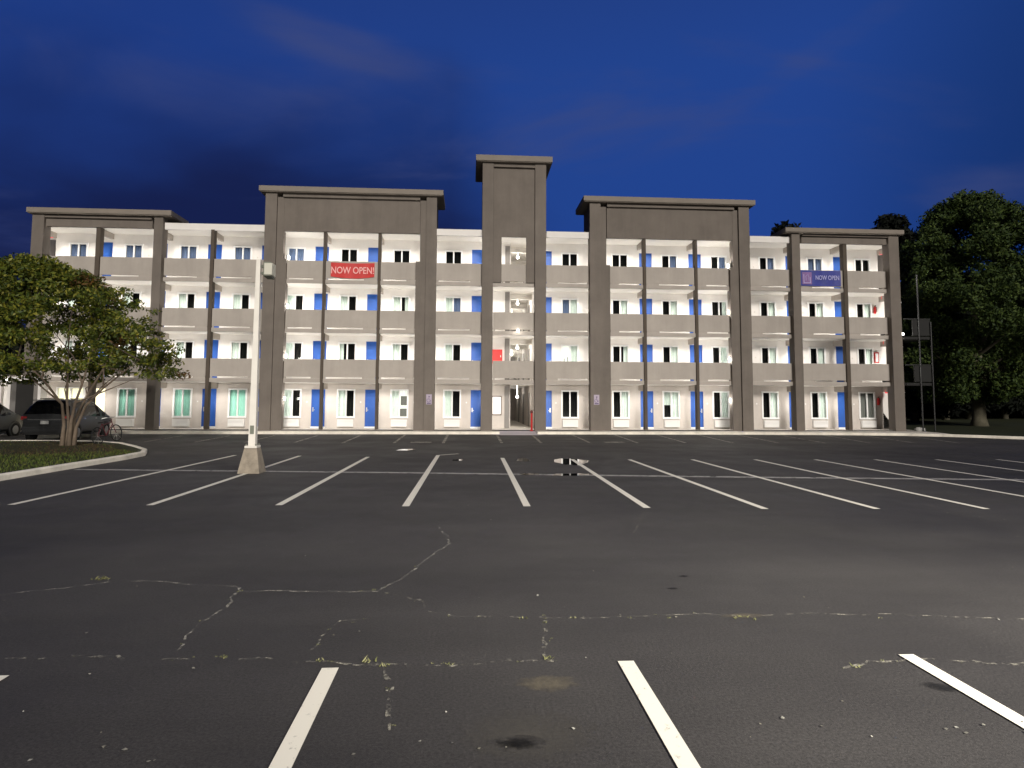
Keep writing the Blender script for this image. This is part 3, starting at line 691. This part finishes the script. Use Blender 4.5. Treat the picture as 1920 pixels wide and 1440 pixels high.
# walkway lamps on the backs of the columns
LX = [-22.85,-19.9,-16.8,-13.96,-9.93,-7.97,-5.0,-2.45,.95,3.95,7.3,9.87,12.85,14.78,18.78,21.69,24.45]
for k in range(4):
    for i, x in enumerate(LX):
        inner = x in (-9.93, 14.78)
        y = F+.10 if inner else F+.245
        z = (FL[k]+1.22 if inner else FL[k]+.98) if k else (1.95 if inner else 1.75)
        if x == .95 and k == 3: z = FL[k]+1.3
        if inner:
            s = 1 if x < 0 else -1
            lp = P(MB().box(x-.09*s, x, y-.09, y+.09, z-.12, z+.12), 'wall_lamp', M_lampbody)
            MB().box(x+.002*s, x+.05*s, y-.07, y+.07, z-.10, z+.10).build('lamp_lens', M_lens, lp); loc = (x+.16*s, y+.10, z)
        else:
            lp = P(MB().box(x-.08, x+.08, y-.002, y+.06, z-.10, z+.10), 'wall_lamp', M_lampbody)
            off = (x == 21.69 and k == 1) or (x == 24.45 and k == 0)
            MB().box(x-.065, x+.065, y+.062, y+.10, z-.085, z+.085).build('lamp_lens', M_lensoff if off else M_lens, lp); loc = (x, y+.19, z)
            if off: continue
        point(loc, (15. if k == 0 else 24.)*random.uniform(.85, 1.12), .06)
# stairs seen through the openings at the two ends
for k in range(3):
    z = FL[k]; st = MB()
    for q in range(7): st.box(24.58, 25.25, W_+.35+q*.02, W_+.75, z+.10+q*.12, z+.14+q*.12)
    P(st, 'stair_treads', M_grey)
    P(MB().prism([(24.585,z+2.35),(25.25,z+2.35),(25.25,z+.55),(25.05,z+.55),(24.585,z+1.2)], 1, W_+.25, W_+.33), 'stair_stringer', M_white)
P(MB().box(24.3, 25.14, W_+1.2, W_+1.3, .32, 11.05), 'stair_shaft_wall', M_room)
# landings of the outside stair past the right end
for k in (1, 2):
    zf = FL[k]
    P(MB().box(25.40, 27.0, 35.3, 37.4, zf-.16, zf), 'stair_landing', M_grey)
    P(MB().box(25.9, 26.97, 35.3, 35.38, zf+.06, zf+1.0), 'landing_panel', M_grey)
    P(MB().box(25.40, 27.0, 35.3, 35.36, zf+1.02, zf+1.07), 'landing_rail', M_post)
for x, zt in ((26.24, 9.4), (26.97, 6.6)): P(MB().tube([(x,35.25,.22),(x,35.25,zt)], .045, 8), 'landing_post', M_post)
for k in (0, 1, 2):
    zf = FL[k]+2.15
    tr = MB()
    for q in range(4): tr.box(25.38, 25.98-q*.17, 36.3+q*.05, 36.7+q*.05, zf-.19*q, zf-.19*q+.06)
    P(tr, 'outside_stair_tread', mat('pale_tread', (.7,.7,.68), .7))
P(MB().ball((25.75, 36.0, 5.95), .09), 'outside_lamp', M_globe, smooth=True); point((25.85, 35.75, 5.9), 3.5, .08)
# low entrance at the left end
P(MB().box(-23.45,-23.28,34.0,34.5,.253,2.86).box(-21.95,-21.80,34.0,34.5,.253,2.86).box(-23.45,-21.80,34.0,34.5,2.86,3.0), 'entrance_frame', M_white)
P(MB().box(-23.27,-22.42,34.40,34.46,.256,2.80), 'entrance_dark_panel', M_doordark); P(MB().box(-22.41,-21.96,34.40,34.47,.256,2.80), 'entrance_panel', M_doorgrey)  # black panel stands in for the dark recess of the doorway
P(MB().box(-30,-24.1,36.0,42,.0,3.05), 'annex_wall', M_white)
for x in (-23.95, -24.6): P(MB().box(x-.09, x+.09, 34.2, 34.4, .253, 2.95), 'annex_post', M_white)
P(MB().box(-30,-23.6,34.0,36.,2.955,3.12), 'annex_roof', M_parapet)
P(MB().box(-30,-23.92,34.0,36.0,.0,.25), 'annex_floor', M_conc)
point((-24.3, 35.2, 2.5), 14, .06)
P(MB().box(-24.4,-24.2,35.1,35.3,2.86,2.952), 'annex_lamp', M_globe)

# ------------------------------------------------------------------ things hung on the building
def banner(name, x0, x1, z0, z1, mt, label, sag):
    n = 22; mb = MB(); y = F-.035
    for i in range(n+1):
        t = i/n; x = x0+(x1-x0)*t; sg = sag*math.sin(math.pi*t)
        for j in range(4):
            u = j/3; mb.v.append((x, y-.010*math.sin(t*19+u*2)-.012*math.sin(t*7), z1-(z1-z0)*u-sg*(.35+.65*u)))
    for i in range(n):
        for j in range(3): mb.f.append((4*i+j, 4*(i+1)+j, 4*(i+1)+j+1, 4*i+j+1))
    return tag(mb.build(name, mt, smooth=True), label, 'banner')
b1 = banner('banner', -7.60, -5.24, 8.62, 9.40, M_banred, 'red NOW OPEN! banner hung on a top floor parapet', .10)
def letter(me, parent, mt, x, y, z, name='lettering'):
    me.transform(Matrix.Translation((x, y, z))); return link(name, me, mt, parent)
letter(text_mesh('NOW OPEN!', .52, .78), b1, M_salmon, -6.42, F-.066, 8.95)
b2 = banner('banner', 18.95, 21.36, 8.56, 9.46, M_banblue, 'blue banner with mauve square and NOW OPEN lettering', .02)
letter(text_mesh('NOW OPEN', .36, .72), b2, M_lav, 20.55, F-.066, 9.02)
em = MB().box(19.06, 19.62, F-.062, F-.056, 8.64, 9.34); e_ = em.build('emblem_square', M_mauve, b2)
MB().box(19.13, 19.55, F-.068, F-.063, 8.70, 8.74).box(19.13, 19.17, F-.068, F-.063, 8.74, 9.22).box(19.51, 19.55, F-.068, F-.063, 8.74, 9.05).tube([(19.27,F-.066,8.85),(19.27,F-.066,9.12),(19.40,F-.066,9.2),(19.44,F-.066,9.02),(19.44,F-.066,8.85)], .02, 5).build('emblem_lines', M_lilac, b2)
def stall_sign(x, z, y, label):
    t = empty('parking_sign', (x, y, z), label, 'sign')
    MB().box(x-.15, x+.15, y-.02, y-.003, z-.27, z+.27).build('sign_board', M_sign, t)
    g = MB().ball((x+.01, y-.026, z+.15), .035, 10, 6)
    g.tube([(x,y-.026,z+.10),(x,y-.026,z-.02),(x+.07,y-.026,z-.03),(x+.09,y-.026,z-.12)], .014, 6)
    pr = [(x-.02+.09*math.cos(a), y-.026, z-.05+.09*math.sin(a)) for a in [2.0+i*.4 for i in range(11)]]
    g.tube(pr, .012, 6); g.build('sign_symbol', M_signd, t)
    MB().box(x-.11, x+.11, y-.026, y-.021, z-.24, z-.18).build('sign_strip', M_signd, t)
stall_sign(-2.15, 1.94, F-.35, 'lavender accessible stall sign on the taupe pier left of the lobby')
stall_sign(7.0, 1.96, F-.35, 'lavender accessible stall sign on the taupe pier right of the lobby')
nb = empty('notice_board', (1.55, W_, 1.1), 'bright white notice board in brown frame beside the ground passage', 'notice board')
MB().box(1.30,1.86,W_-.06,W_-.003,1.06,1.12).box(1.30,1.86,W_-.06,W_-.003,2.10,2.16).box(1.30,1.35,W_-.06,W_-.003,1.12,2.10).box(1.81,1.86,W_-.06,W_-.003,1.12,2.10).build('frame', M_woodfr, nb)
MB().box(1.35,1.81,W_-.03,W_-.004,1.12,2.10).build('sheet', M_board, nb)
rc = empty('hose_cabinet', (1.57, W_, 4.0), 'red cabinet on the second floor lobby wall', 'cabinet')
MB().box(1.28,1.88,W_-.22,W_-.003,4.02,4.80).build('body', M_red, rc); MB().box(1.33,1.83,W_-.235,W_-.221,4.07,4.75).build('door', mat('glossy_red', (.45,.022,.02), .5, .3), rc); MB().box(1.77,1.80,W_-.26,W_-.236,4.36,4.46).build('handle', M_metal, rc)
sp = empty('standpipe', (3.42, 34.62, .25), 'slim red post with dark cap beside the lobby pier', 'post')
MB().tube([(3.42,34.60,.252),(3.42,34.60,1.22)], .055, 10).build('pipe', M_red, sp); MB().ball((3.42,34.60,1.29), .085, 10, 7).build('cap', mat('dark_red', (.10,.015,.015), .5), sp, smooth=True); MB().tube([(3.42,34.60,.25),(3.42,34.60,.30)], .09, 10).build('flange', M_red, sp)
def extinguisher(x, z, label):
    t = empty('fire_extinguisher', (x, W_-.1, z), label, 'extinguisher'); y = W_-.09
    MB().tube([(x,y,z),(x,y,z+.03),(x,y,z+.36),(x,y,z+.42),(x,y,z+.44)], [.06,.075,.075,.045,.025], 12).build('cylinder', M_red, t, smooth=True)
    MB().box(x-.02,x+.02,y-.05,y+.03,z+.44,z+.48).box(x-.012,x+.012,y-.11,y-.02,z+.48,z+.50).build('valve', M_carb, t)
    MB().tube([(x+.02,y-.02,z+.45),(x+.10,y-.02,z+.38),(x+.10,y-.02,z+.12)], .012, 6).build('hose', M_carb, t); MB().box(x-.05,x+.05,y+.06,y+.087,z+.1,z+.4).build('bracket', M_metal, t)
extinguisher(24.24, 1.72, 'red fire extinguisher by the ground floor end stair'); extinguisher(24.24, 7.18, 'red fire extinguisher by the third floor end stair')
ec = empty('extinguisher_cabinet', (24.24, W_, 4.2), 'small red framed white cabinet by the second floor end stair', 'cabinet')
MB().box(24.10,24.36,W_-.12,W_-.003,4.22,4.86).build('body', M_red, ec); MB().box(24.15,24.31,W_-.13,W_-.121,4.29,4.79).build('door', M_frame, ec)
for x, k, lb in ((24.72,0,'red lit sign over the ground floor right stair'),(24.72,1,'red lit sign over the second floor right stair'),(24.72,2,'red lit sign over the third floor right stair'),(24.72,3,'red lit sign over the top floor right opening'),(-23.1,3,'red lit sign over the top floor left opening')):
    z = FL[k]+2.50 if k else 2.62; t = empty('exit_sign', (x, W_-.3, z), lb, 'sign', 'red lit signs at the end stairs')
    MB().box(x-.17,x+.17,W_-.32,W_-.26,z-.20,z).build('housing', M_redlit, t); MB().box(x-.02,x+.02,W_-.30,W_-.28,z,z+.06).build('bracket', M_metal, t)
def rock(x, y, r, label):
    mb = MB().ball((x, y, .235+r*.45), r, 12, 8, .7); mb.v = [(a+random.gauss(0,.12*r), b+random.gauss(0,.12*r), c+random.gauss(0,.08*r)) for a, b, c in mb.v]
    tag(mb.build('rock', M_rock, smooth=True), label, 'rock')
rock(25.75, 35.0, .20, 'pale rock right at the foot of the end pier'); rock(26.45, 35.6, .16, 'duller pale rock farther from the end pier, near the landing posts')

# ------------------------------------------------------------------ light pole on its concrete base
lp = empty('light_pole', (-5.62, 17.15, 0), 'cream square light pole on tapered concrete base', 'light pole')
px, py = -5.62, 17.12
b = MB(); b.v = [(px+sx_*r, py+sy_*r, z) for z, r in ((0,.275),(.02,.275),(.62,.165),(.64,.152)) for sx_, sy_ in ((-1,-1),(1,-1),(1,1),(-1,1))]
for j in range(3):
    for i in range(4): b.f.append((4*j+i, 4*j+(i+1) % 4, 4*j+4+(i+1) % 4, 4*j+4+i))
b.f.append((12,13,14,15)); b.build('concrete_base', M_base, lp, bevel=.012)
q = MB(); q.v = [(px+sx_*r, py+sy_*r, z) for z, r in ((.70,.090),(5.62,.054)) for sx_, sy_ in ((-1,-1),(1,-1),(1,1),(-1,1))]
for i in range(4): q.f.append((i, (i+1) % 4, 4+(i+1) % 4, 4+i))
q.f.append((4,5,6,7)); q.build('pole', M_pole, lp, bevel=.008)
MB().box(px-.155, px+.155, py-.155, py+.155, .642, .70).build('foot_plate', M_pole, lp, bevel=.006)
MB().box(px+.08, px+.17, py-.05, py+.05, 5.40, 5.47).box(px+.08, px+.17, py-.05, py+.05, 5.22, 5.28).build('bracket', M_fix, lp)
for ix in (-1, 1):
    for iy in (-1, 1): MB().tube([(px+ix*.125,py+iy*.125,.70),(px+ix*.125,py+iy*.125,.745)], .018, 8).build('anchor_bolt', M_fix, lp)
MB().box(px-.05, px+.05, py-.096, py-.088, 1.0, 1.22).build('hand_hole_cover', M_fix, lp)
hd = MB().prism([(py-.16,5.53),(py+.16,5.53),(py+.20,5.12),(py-.16,5.16)], 0, px+.17, px+.36).build('lamp_head', M_fix, lp, bevel=.01)
MB().box(px+.362, px+.40, py-.15, py+.15, 5.18, 5.50).box(px+.20,px+.40,py-.178,py-.162,5.19,5.49).build('lens', M_lensoff, hd)

lp2 = copy_tree(lp); lp2['label'] = 'cream light pole of the same lot, standing behind the viewpoint'
off_ = Matrix.Translation((9.0, -3.2, 0)) @ Matrix.Rotation(R(122), 4, 'Z') @ Matrix.Translation((-px, -py, 0))
lp2.matrix_world = off_ @ Matrix.Translation(lp.location)
sl_ = bpy.data.lights.new('pole_lamp_light', 'SPOT'); sl_.energy = 9000; sl_.spot_size = R(92); sl_.spot_blend = 1.0; sl_.shadow_soft_size = .16; sl_.color = (1, .95, .86)
so = bpy.data.objects.new('pole_lamp_light', sl_); col.objects.link(so); so.location = (8.72, -2.75, 5.28); so.rotation_euler = Vector((-4.6, 11.4, -5.28)).to_track_quat('-Z', 'Y').to_euler()

# ------------------------------------------------------------------ trees
def tree_leaves(clusters, n_per, size, seed, flat=.7):
    g = np.random.default_rng(seed); V = []
    for (c, r) in clusters:
        n = int(n_per*(r**2)); d = g.normal(size=(n, 3)); d /= np.linalg.norm(d, axis=1)[:, None]
        rad = r*g.random(n)**.45; p = np.array(c)+d*rad[:, None]*np.array([1, 1, flat])
        a = g.normal(size=(n, 3)); a /= np.linalg.norm(a, axis=1)[:, None]; t = g.normal(size=(n, 3)); bb = np.cross(a, t); bb /= np.linalg.norm(bb, axis=1)[:, None]
        s = size*g.uniform(.6, 1.25, n)[:, None]
        V.append(np.stack([p-a*s, p+bb*s*.42, p+a*s, p-bb*s*.42], 1))
    V = np.concatenate(V); return V.reshape(-1, 3), [(4*i, 4*i+1, 4*i+2, 4*i+3) for i in range(len(V))]
def leaf_obj(name, clusters, n_per, size, mt, parent, seed, flat=.7):
    v, f = tree_leaves(clusters, n_per, size, seed, flat); me = bpy.data.meshes.new(name); me.from_pydata(v.tolist(), [], f); return link(name, me, mt, parent)
TX, TY, TZ = -14.87, 24.8, .14
tr = empty('island_tree', (TX, TY, TZ), 'spreading multi stemmed tree with olive green crown on the island', 'tree')
tk = MB(); rr = random.Random(5); tips = []
stems = [[(-.16,.0,0),(-.17,.05,.8),(-.26,.02,1.55),(-.95,-.1,2.5),(-1.7,-.3,3.3)], [(-.05,.1,0),(-.02,.1,.7),(-.20,.2,1.7),(-.35,.4,2.7),(-.5,.6,4.0)], [(.10,-.02,0),(.12,-.02,.9),(.28,-.1,1.6),(.55,-.2,2.3),(.8,-.2,3.4)],
         [(.2,.08,0),(.25,.1,.7),(.55,.1,1.5),(1.2,.0,2.15),(2.0,-.2,2.75),(2.6,-.3,3.2)], [(.08,.14,0),(.10,.2,.9),(.3,.6,1.9),(.6,1.1,3.0),(.9,1.5,4.2)]]
for s_ in stems:
    pts = [(TX+a, TY+b_, TZ+c) for a, b_, c in s_]; n = len(pts); rad = [.070*(1-.17*i) for i in range(n)]; rad[0] = .095
    tk.tube(pts, rad, 9)
    for k in range(2, n):
        for _ in range(1):
            p0 = Vector(pts[k]); dv = Vector((rr.gauss(0,.8), rr.gauss(0,.8), rr.uniform(.3,1.5))); p1 = p0+dv*.7; p2 = p1+dv*.55+Vector((rr.gauss(0,.2),rr.gauss(0,.2),.1))
            tk.tube([p0, p1, p2], [.034,.022,.008], 6, False); tips.append(p2)
tk.build('trunk', M_bark, tr, smooth=True)
cl = []; cr2 = []; g2 = random.Random(3)
CZ = [(2.2,5.0),(3.0,5.3),(4.5,4.9),(5.5,3.9),(6.2,2.85),(6.8,1.7),(7.1,.5)]
def dome(z):
    for (a, ra), (b_, rb) in zip(CZ, CZ[1:]):
        if a <= z <= b_: return ra+(rb-ra)*(z-a)/(b_-a)
    return .3
CX = TX-1.55
while len(cl) < 350:
    z = 2.3+4.7*g2.random()**.85; a = g2.uniform(0, 6.283); R_ = dome(z)*(1+.10*math.sin(a*4+z*2)+.08*math.sin(a*7+z*3)); q = g2.uniform(.2, 1.)**.45
    r = g2.uniform(.28, .74); rx = max(0, R_-r*.8)*q
    x = CX+rx*math.cos(a); y = TY+rx*math.sin(a)*.86
    d = math.hypot(x-TX, y-TY)
    if z-r*.6 < 3.05-min(1.0, d*.20): continue
    (cr2 if g2.random() < .07 and x > TX else cl).append(((x, y, z), r))
leaf_obj('crown', cl, 540, .084, M_leaf, tr, 21, .5)
if cr2: leaf_obj('tinted_leaves', cr2, 420, .085, M_leafr, tr, 22, .6)
# the big dark tree at right
BX, BY = 36.2, 43.
bt = empty('oak_tree', (BX, BY, .23), 'tall dense dark green tree on the lawn to the right', 'tree')
tk = MB(); tk.tube([(BX,BY,.15),(BX+.02,BY,.8),(BX,BY,2.6),(BX+.1,BY,6),(BX,BY,11)], [.62,.44,.40,.30,.10], 10)
g3 = random.Random(9); cl = []
for i in range(16):
    a = g3.uniform(0, 6.28); z = g3.uniform(2.8, 9); r = g3.uniform(2, 4); tk.tube([(BX,BY,z),(BX+r*.5*math.cos(a),BY+r*.5*math.sin(a),z+1.0),(BX+r*math.cos(a),BY+r*math.sin(a),z+2.3)], [.14,.08,.03], 6, False)
tk.build('trunk', M_barkd, bt, smooth=True)
def oak_r(z):      # crown half width at height z
    pts = [(2.0,3.6),(4,5.0),(6,5.6),(9,5.9),(12,5.0),(14,3.9),(15.5,2.6),(16.8,.8)]
    for (a, ra), (b_, rb) in zip(pts, pts[1:]):
        if a <= z <= b_: return ra+(rb-ra)*(z-a)/(b_-a)
    return .5
while len(cl) < 420:
    z = g3.uniform(2.3, 16.6); a = g3.uniform(0, 6.283); q = g3.uniform(.05, 1)**.5; r = oak_r(z)*q*(1+.10*math.sin(3*a+z))
    cl.append(((BX+.2+r*math.cos(a), BY+r*math.sin(a), z), g3.uniform(.6, 1.15)))
leaf_obj('crown', cl, 520, .13, M_leafd, bt, 31, .75)
# darker trees behind
def back_tree(x, y, h, r, seed, label, shape=.5):
    t = empty('woodland_tree', (x, y, 0), label, 'tree', 'dark trees round the building'); g = random.Random(seed)
    MB().tube([(x,y,-.1),(x,y,h*.5),(x+.2,y,h*.92)], [.35,.25,.06], 7).build('trunk', M_barkd, t, smooth=True); c = []
    for i in range(110):
        z = h*g.uniform(.12, 1.); u = z/h; w_ = r*math.sin(math.pi*min(1, max(.04, (u-.02)))**.75)+.3; a = g.uniform(0, 6.28); q = g.random()**.5
        c.append(((x+w_*q*math.cos(a), y+w_*q*math.sin(a), z), g.uniform(.8, 1.5)))
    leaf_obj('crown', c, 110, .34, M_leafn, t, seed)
back_tree(-30.0, 41, 8.0, 3.6, 12, 'dark tree past the left end of the building'); back_tree(-37, 44, 9, 3.6, 13, 'dark tree farther off past the left end')
for a in ((42.3,60,20.2,3.4,1,'dark rounded treetop just above the right end roof'),(45.5,58,17.2,3.8,2,'black tree directly behind the right end of the building'),(38.0,52,12,3.6,3,'dark tree in the gap between building and big tree'),(32.3,62,19.3,2.6,4,'dark treetop peeking up left of the right end cap'),
          (49.5,60,14,4.6,5,'black tree behind the big tree, left side'),(55,62,15,4.8,6,'black tree behind the big tree, right side'),(61,60,13,4.6,7,'black tree at the far right behind the lawn'),(36,56,15.5,3.,8,'slim black tree close to the building corner')):
    back_tree(*a)
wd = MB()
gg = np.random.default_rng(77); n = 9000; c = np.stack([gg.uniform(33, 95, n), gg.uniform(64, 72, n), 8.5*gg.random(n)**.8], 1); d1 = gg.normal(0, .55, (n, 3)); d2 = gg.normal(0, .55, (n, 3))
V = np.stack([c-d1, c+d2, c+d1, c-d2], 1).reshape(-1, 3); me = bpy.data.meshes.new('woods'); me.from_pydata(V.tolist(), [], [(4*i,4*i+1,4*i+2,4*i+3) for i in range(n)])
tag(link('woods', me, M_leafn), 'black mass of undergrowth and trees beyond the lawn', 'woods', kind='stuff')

# ------------------------------------------------------------------ parked cars
def make_car(label):
    t = empty('parked_car', (0, 0, 0), label, 'car', 'dark cars parked by the left entrance')
    # stations along the length from tail (y=0) to nose (y=4.85): y, half width, bottom, belt, top
    S = [(0,.80,.42,.80,.88),(.06,.88,.34,.98,1.04),(.16,.92,.28,1.05,1.16),(.42,.94,.27,1.06,1.60),(.62,.945,.27,1.06,1.735),(1.2,.95,.27,1.05,1.79),(2.0,.95,.27,1.04,1.79),(2.9,.95,.27,1.02,1.74),(3.25,.95,.27,1.01,1.62),(3.95,.94,.27,.98,1.13),(4.3,.92,.28,.93,1.02),(4.65,.85,.33,.82,.88),(4.85,.70,.42,.70,.72)]
    def ring(y, hw, zb, be, zt):
        be = min(be, zt-.02); k = (zt-be); tw = 1-.24*min(1, k/.65)
        return [(hw*.80,zb),(hw*.97,zb+.10),(hw,zb+(be-zb)*.45),(hw*.975,be),(hw*(tw+.03),zt-.12*min(1,k/.5)),(hw*(tw-.10),zt-.015),(0,zt+.01)]
    V = []; nr = 7
    for s in S:
        rg = ring(*s)
        for x, z in rg: V.append((x, s[0], z))
        for x, z in rg[-2::-1]: V.append((-x, s[0], z))
    m_ = 2*nr-1; body = []; glass = []
    for i in range(len(S)-1):
        for j in range(m_-1):
            f = (i*m_+j, i*m_+j+1, (i+1)*m_+j+1, (i+1)*m_+j); jj = j if j < nr-1 else m_-2-j
            g = (jj == 3 and 4 <= i <= 7) or (jj == 5 and i in (2, 3)) or (jj == 4 and i == 2) or (jj in (4, 5) and i == 8)
            (glass if g else body).append(f)
    body.append(tuple(range(m_))); body.append(tuple(range((len(S)-1)*m_+m_-1, (len(S)-1)*m_-1, -1)))
    for i in range(len(S)-1): body.append((i*m_, (i+1)*m_, (i+1)*m_+m_-1, i*m_+m_-1))
    a = MB(); a.v = V; a.f = body; bo = a.build('body', M_carp, t, smooth=True)
    bo.data.set_sharp_from_angle(angle=R(38)) if hasattr(bo.data, 'set_sharp_from_angle') else None
    a = MB(); a.v = V; a.f = glass; a.build('windows', M_cglass, t)
    a = MB()
    for s in (-1, 1):
        for yy in (1.28, 2.05, 2.95): a.box(s*.80, s*.955, yy, yy+.07, 1.03, 1.70) if False else None
    for s in (-1, 1):
        for yy in (.88, 3.92):
            x = s*.86
            w_ = MB(); w_.tube([(x-.11*s,yy,.34),(x-.10*s,yy,.34),(x+.09*s,yy,.34),(x+.105*s,yy,.34)], [.30,.335,.335,.30], 22).build('tyre', M_tyre, t, smooth=False).name = 'wheel'
            wo_ = t.children[-1]
            MB().tube([(x+.085*s,yy,.34),(x+.112*s,yy,.34)], [.215,.20], 20).build('rim', M_rim, wo_)
            MB().tube([(s*.90,yy,.36),(s*.957,yy,.36)], [.40,.39], 24).build('wheel_arch', M_carb, t)
        MB().prism([(.03,.92),(.30,1.02),(.34,1.12),(.06,1.06)], 0, s*.72, s*.945).build('tail_lamp', M_tail, t)
        MB().prism([(4.40,.72),(4.72,.68),(4.70,.82),(4.36,.92)], 0, s*.62, s*.90).build('headlight', M_chrome, t)
        MB().box(s*.95, s*1.10, 3.30, 3.42, 1.02, 1.18).build('mirror', M_carp, t, bevel=.02)
        MB().box(s*.952, s*.972, 1.45, 1.62, .93, .96).box(s*.952, s*.972, 2.6, 2.77, .92, .95).build('door_handle', M_chrome, t)
    MB().box(-.86,.86,-.045,.12,.40,.62).build('bumper', M_carp, t, bevel=.03); MB().box(-.80,.80,-.02,.10,.29,.40).build('bumper_skirt', M_carb, t)
    MB().box(-.66,.66,-.012,.06,.905,.945).build('tailgate_trim', M_chrome, t); MB().box(-.16,.16,-.022,.03,.74,.88).build('license_plate', M_plate, t)
    MB().box(-.70,.70,.36,.60,1.735,1.765).build('spoiler', M_carp, t, bevel=.01)
    for s in (-1, 1): MB().box(s*.60-.02, s*.60+.02, .9, 3.0, 1.79, 1.83).build('roof_rail', M_carb, t)
    return t
car = make_car('charcoal minivan seen from behind through the island tree')
car2 = copy_tree(car)
car2['label'] = 'dark car cut by the left edge of the frame'
car.location = (-17.95, 28.35, zg(29.5)); car.rotation_euler.z = R(5); car.scale.y = .86
car2.location = (-22.35, 27.9, zg(29)); car2.rotation_euler.z = R(1)
for c_ in (car, car2): c_.location.z = .075

# ------------------------------------------------------------------ bicycle standing by the island tree
bk = empty('bicycle', (0, 0, 0), 'old maroon bicycle leaning near the minivan front wheel', 'bicycle')
def wheel(y, nm):
    a = MB(); pts = [(0, y+.32*math.cos(i*math.pi/12), .33+.32*math.sin(i*math.pi/12)) for i in range(25)]
    o = a.tube(pts, .019, 6, False).build('wheel', M_tyre, bk)
    s = MB()
    for i in range(8): s.tube([(0,y,.33),(0,y+.31*math.cos(i*.785),.33+.31*math.sin(i*.785))], .004, 4, False)
    s.build('spokes', M_metal, o)
wheel(-.52, 0); wheel(.52, 1)
MB().tube([(0,-.52,.33),(0,-.06,.30),(0,-.22,.78),(0,-.52,.33)], .016, 6).tube([(0,-.06,.30),(0,.36,.70)], .018, 6).tube([(0,-.20,.72),(0,.34,.78)], .018, 6).build('frame', M_maroon, bk)
MB().tube([(0,.52,.33),(0,.36,.70),(0,.31,.93)], .016, 6).build('fork', M_maroon, bk)
MB().tube([(-.28,.18,.97),(-.16,.30,.98),(0,.32,.95),(.16,.30,.98),(.28,.18,.97)], .013, 6).build('handlebar', M_metal, bk)
MB().prism([(-.36,.84),(-.10,.86),(-.06,.83),(-.36,.80)], 0, -.06, .06).build('saddle', M_carb, bk)
MB().tube([(.05,-.06,.30),(.09,-.06,.30),(.09,.06,.20)], .010, 5).tube([(-.05,-.06,.30),(-.09,-.06,.30),(-.09,-.18,.40)], .010, 5).build('pedals', M_carb, bk)
bk.location = (-14.1, 26.1, .175); bk.rotation_euler = (R(4), R(-7), R(-8))
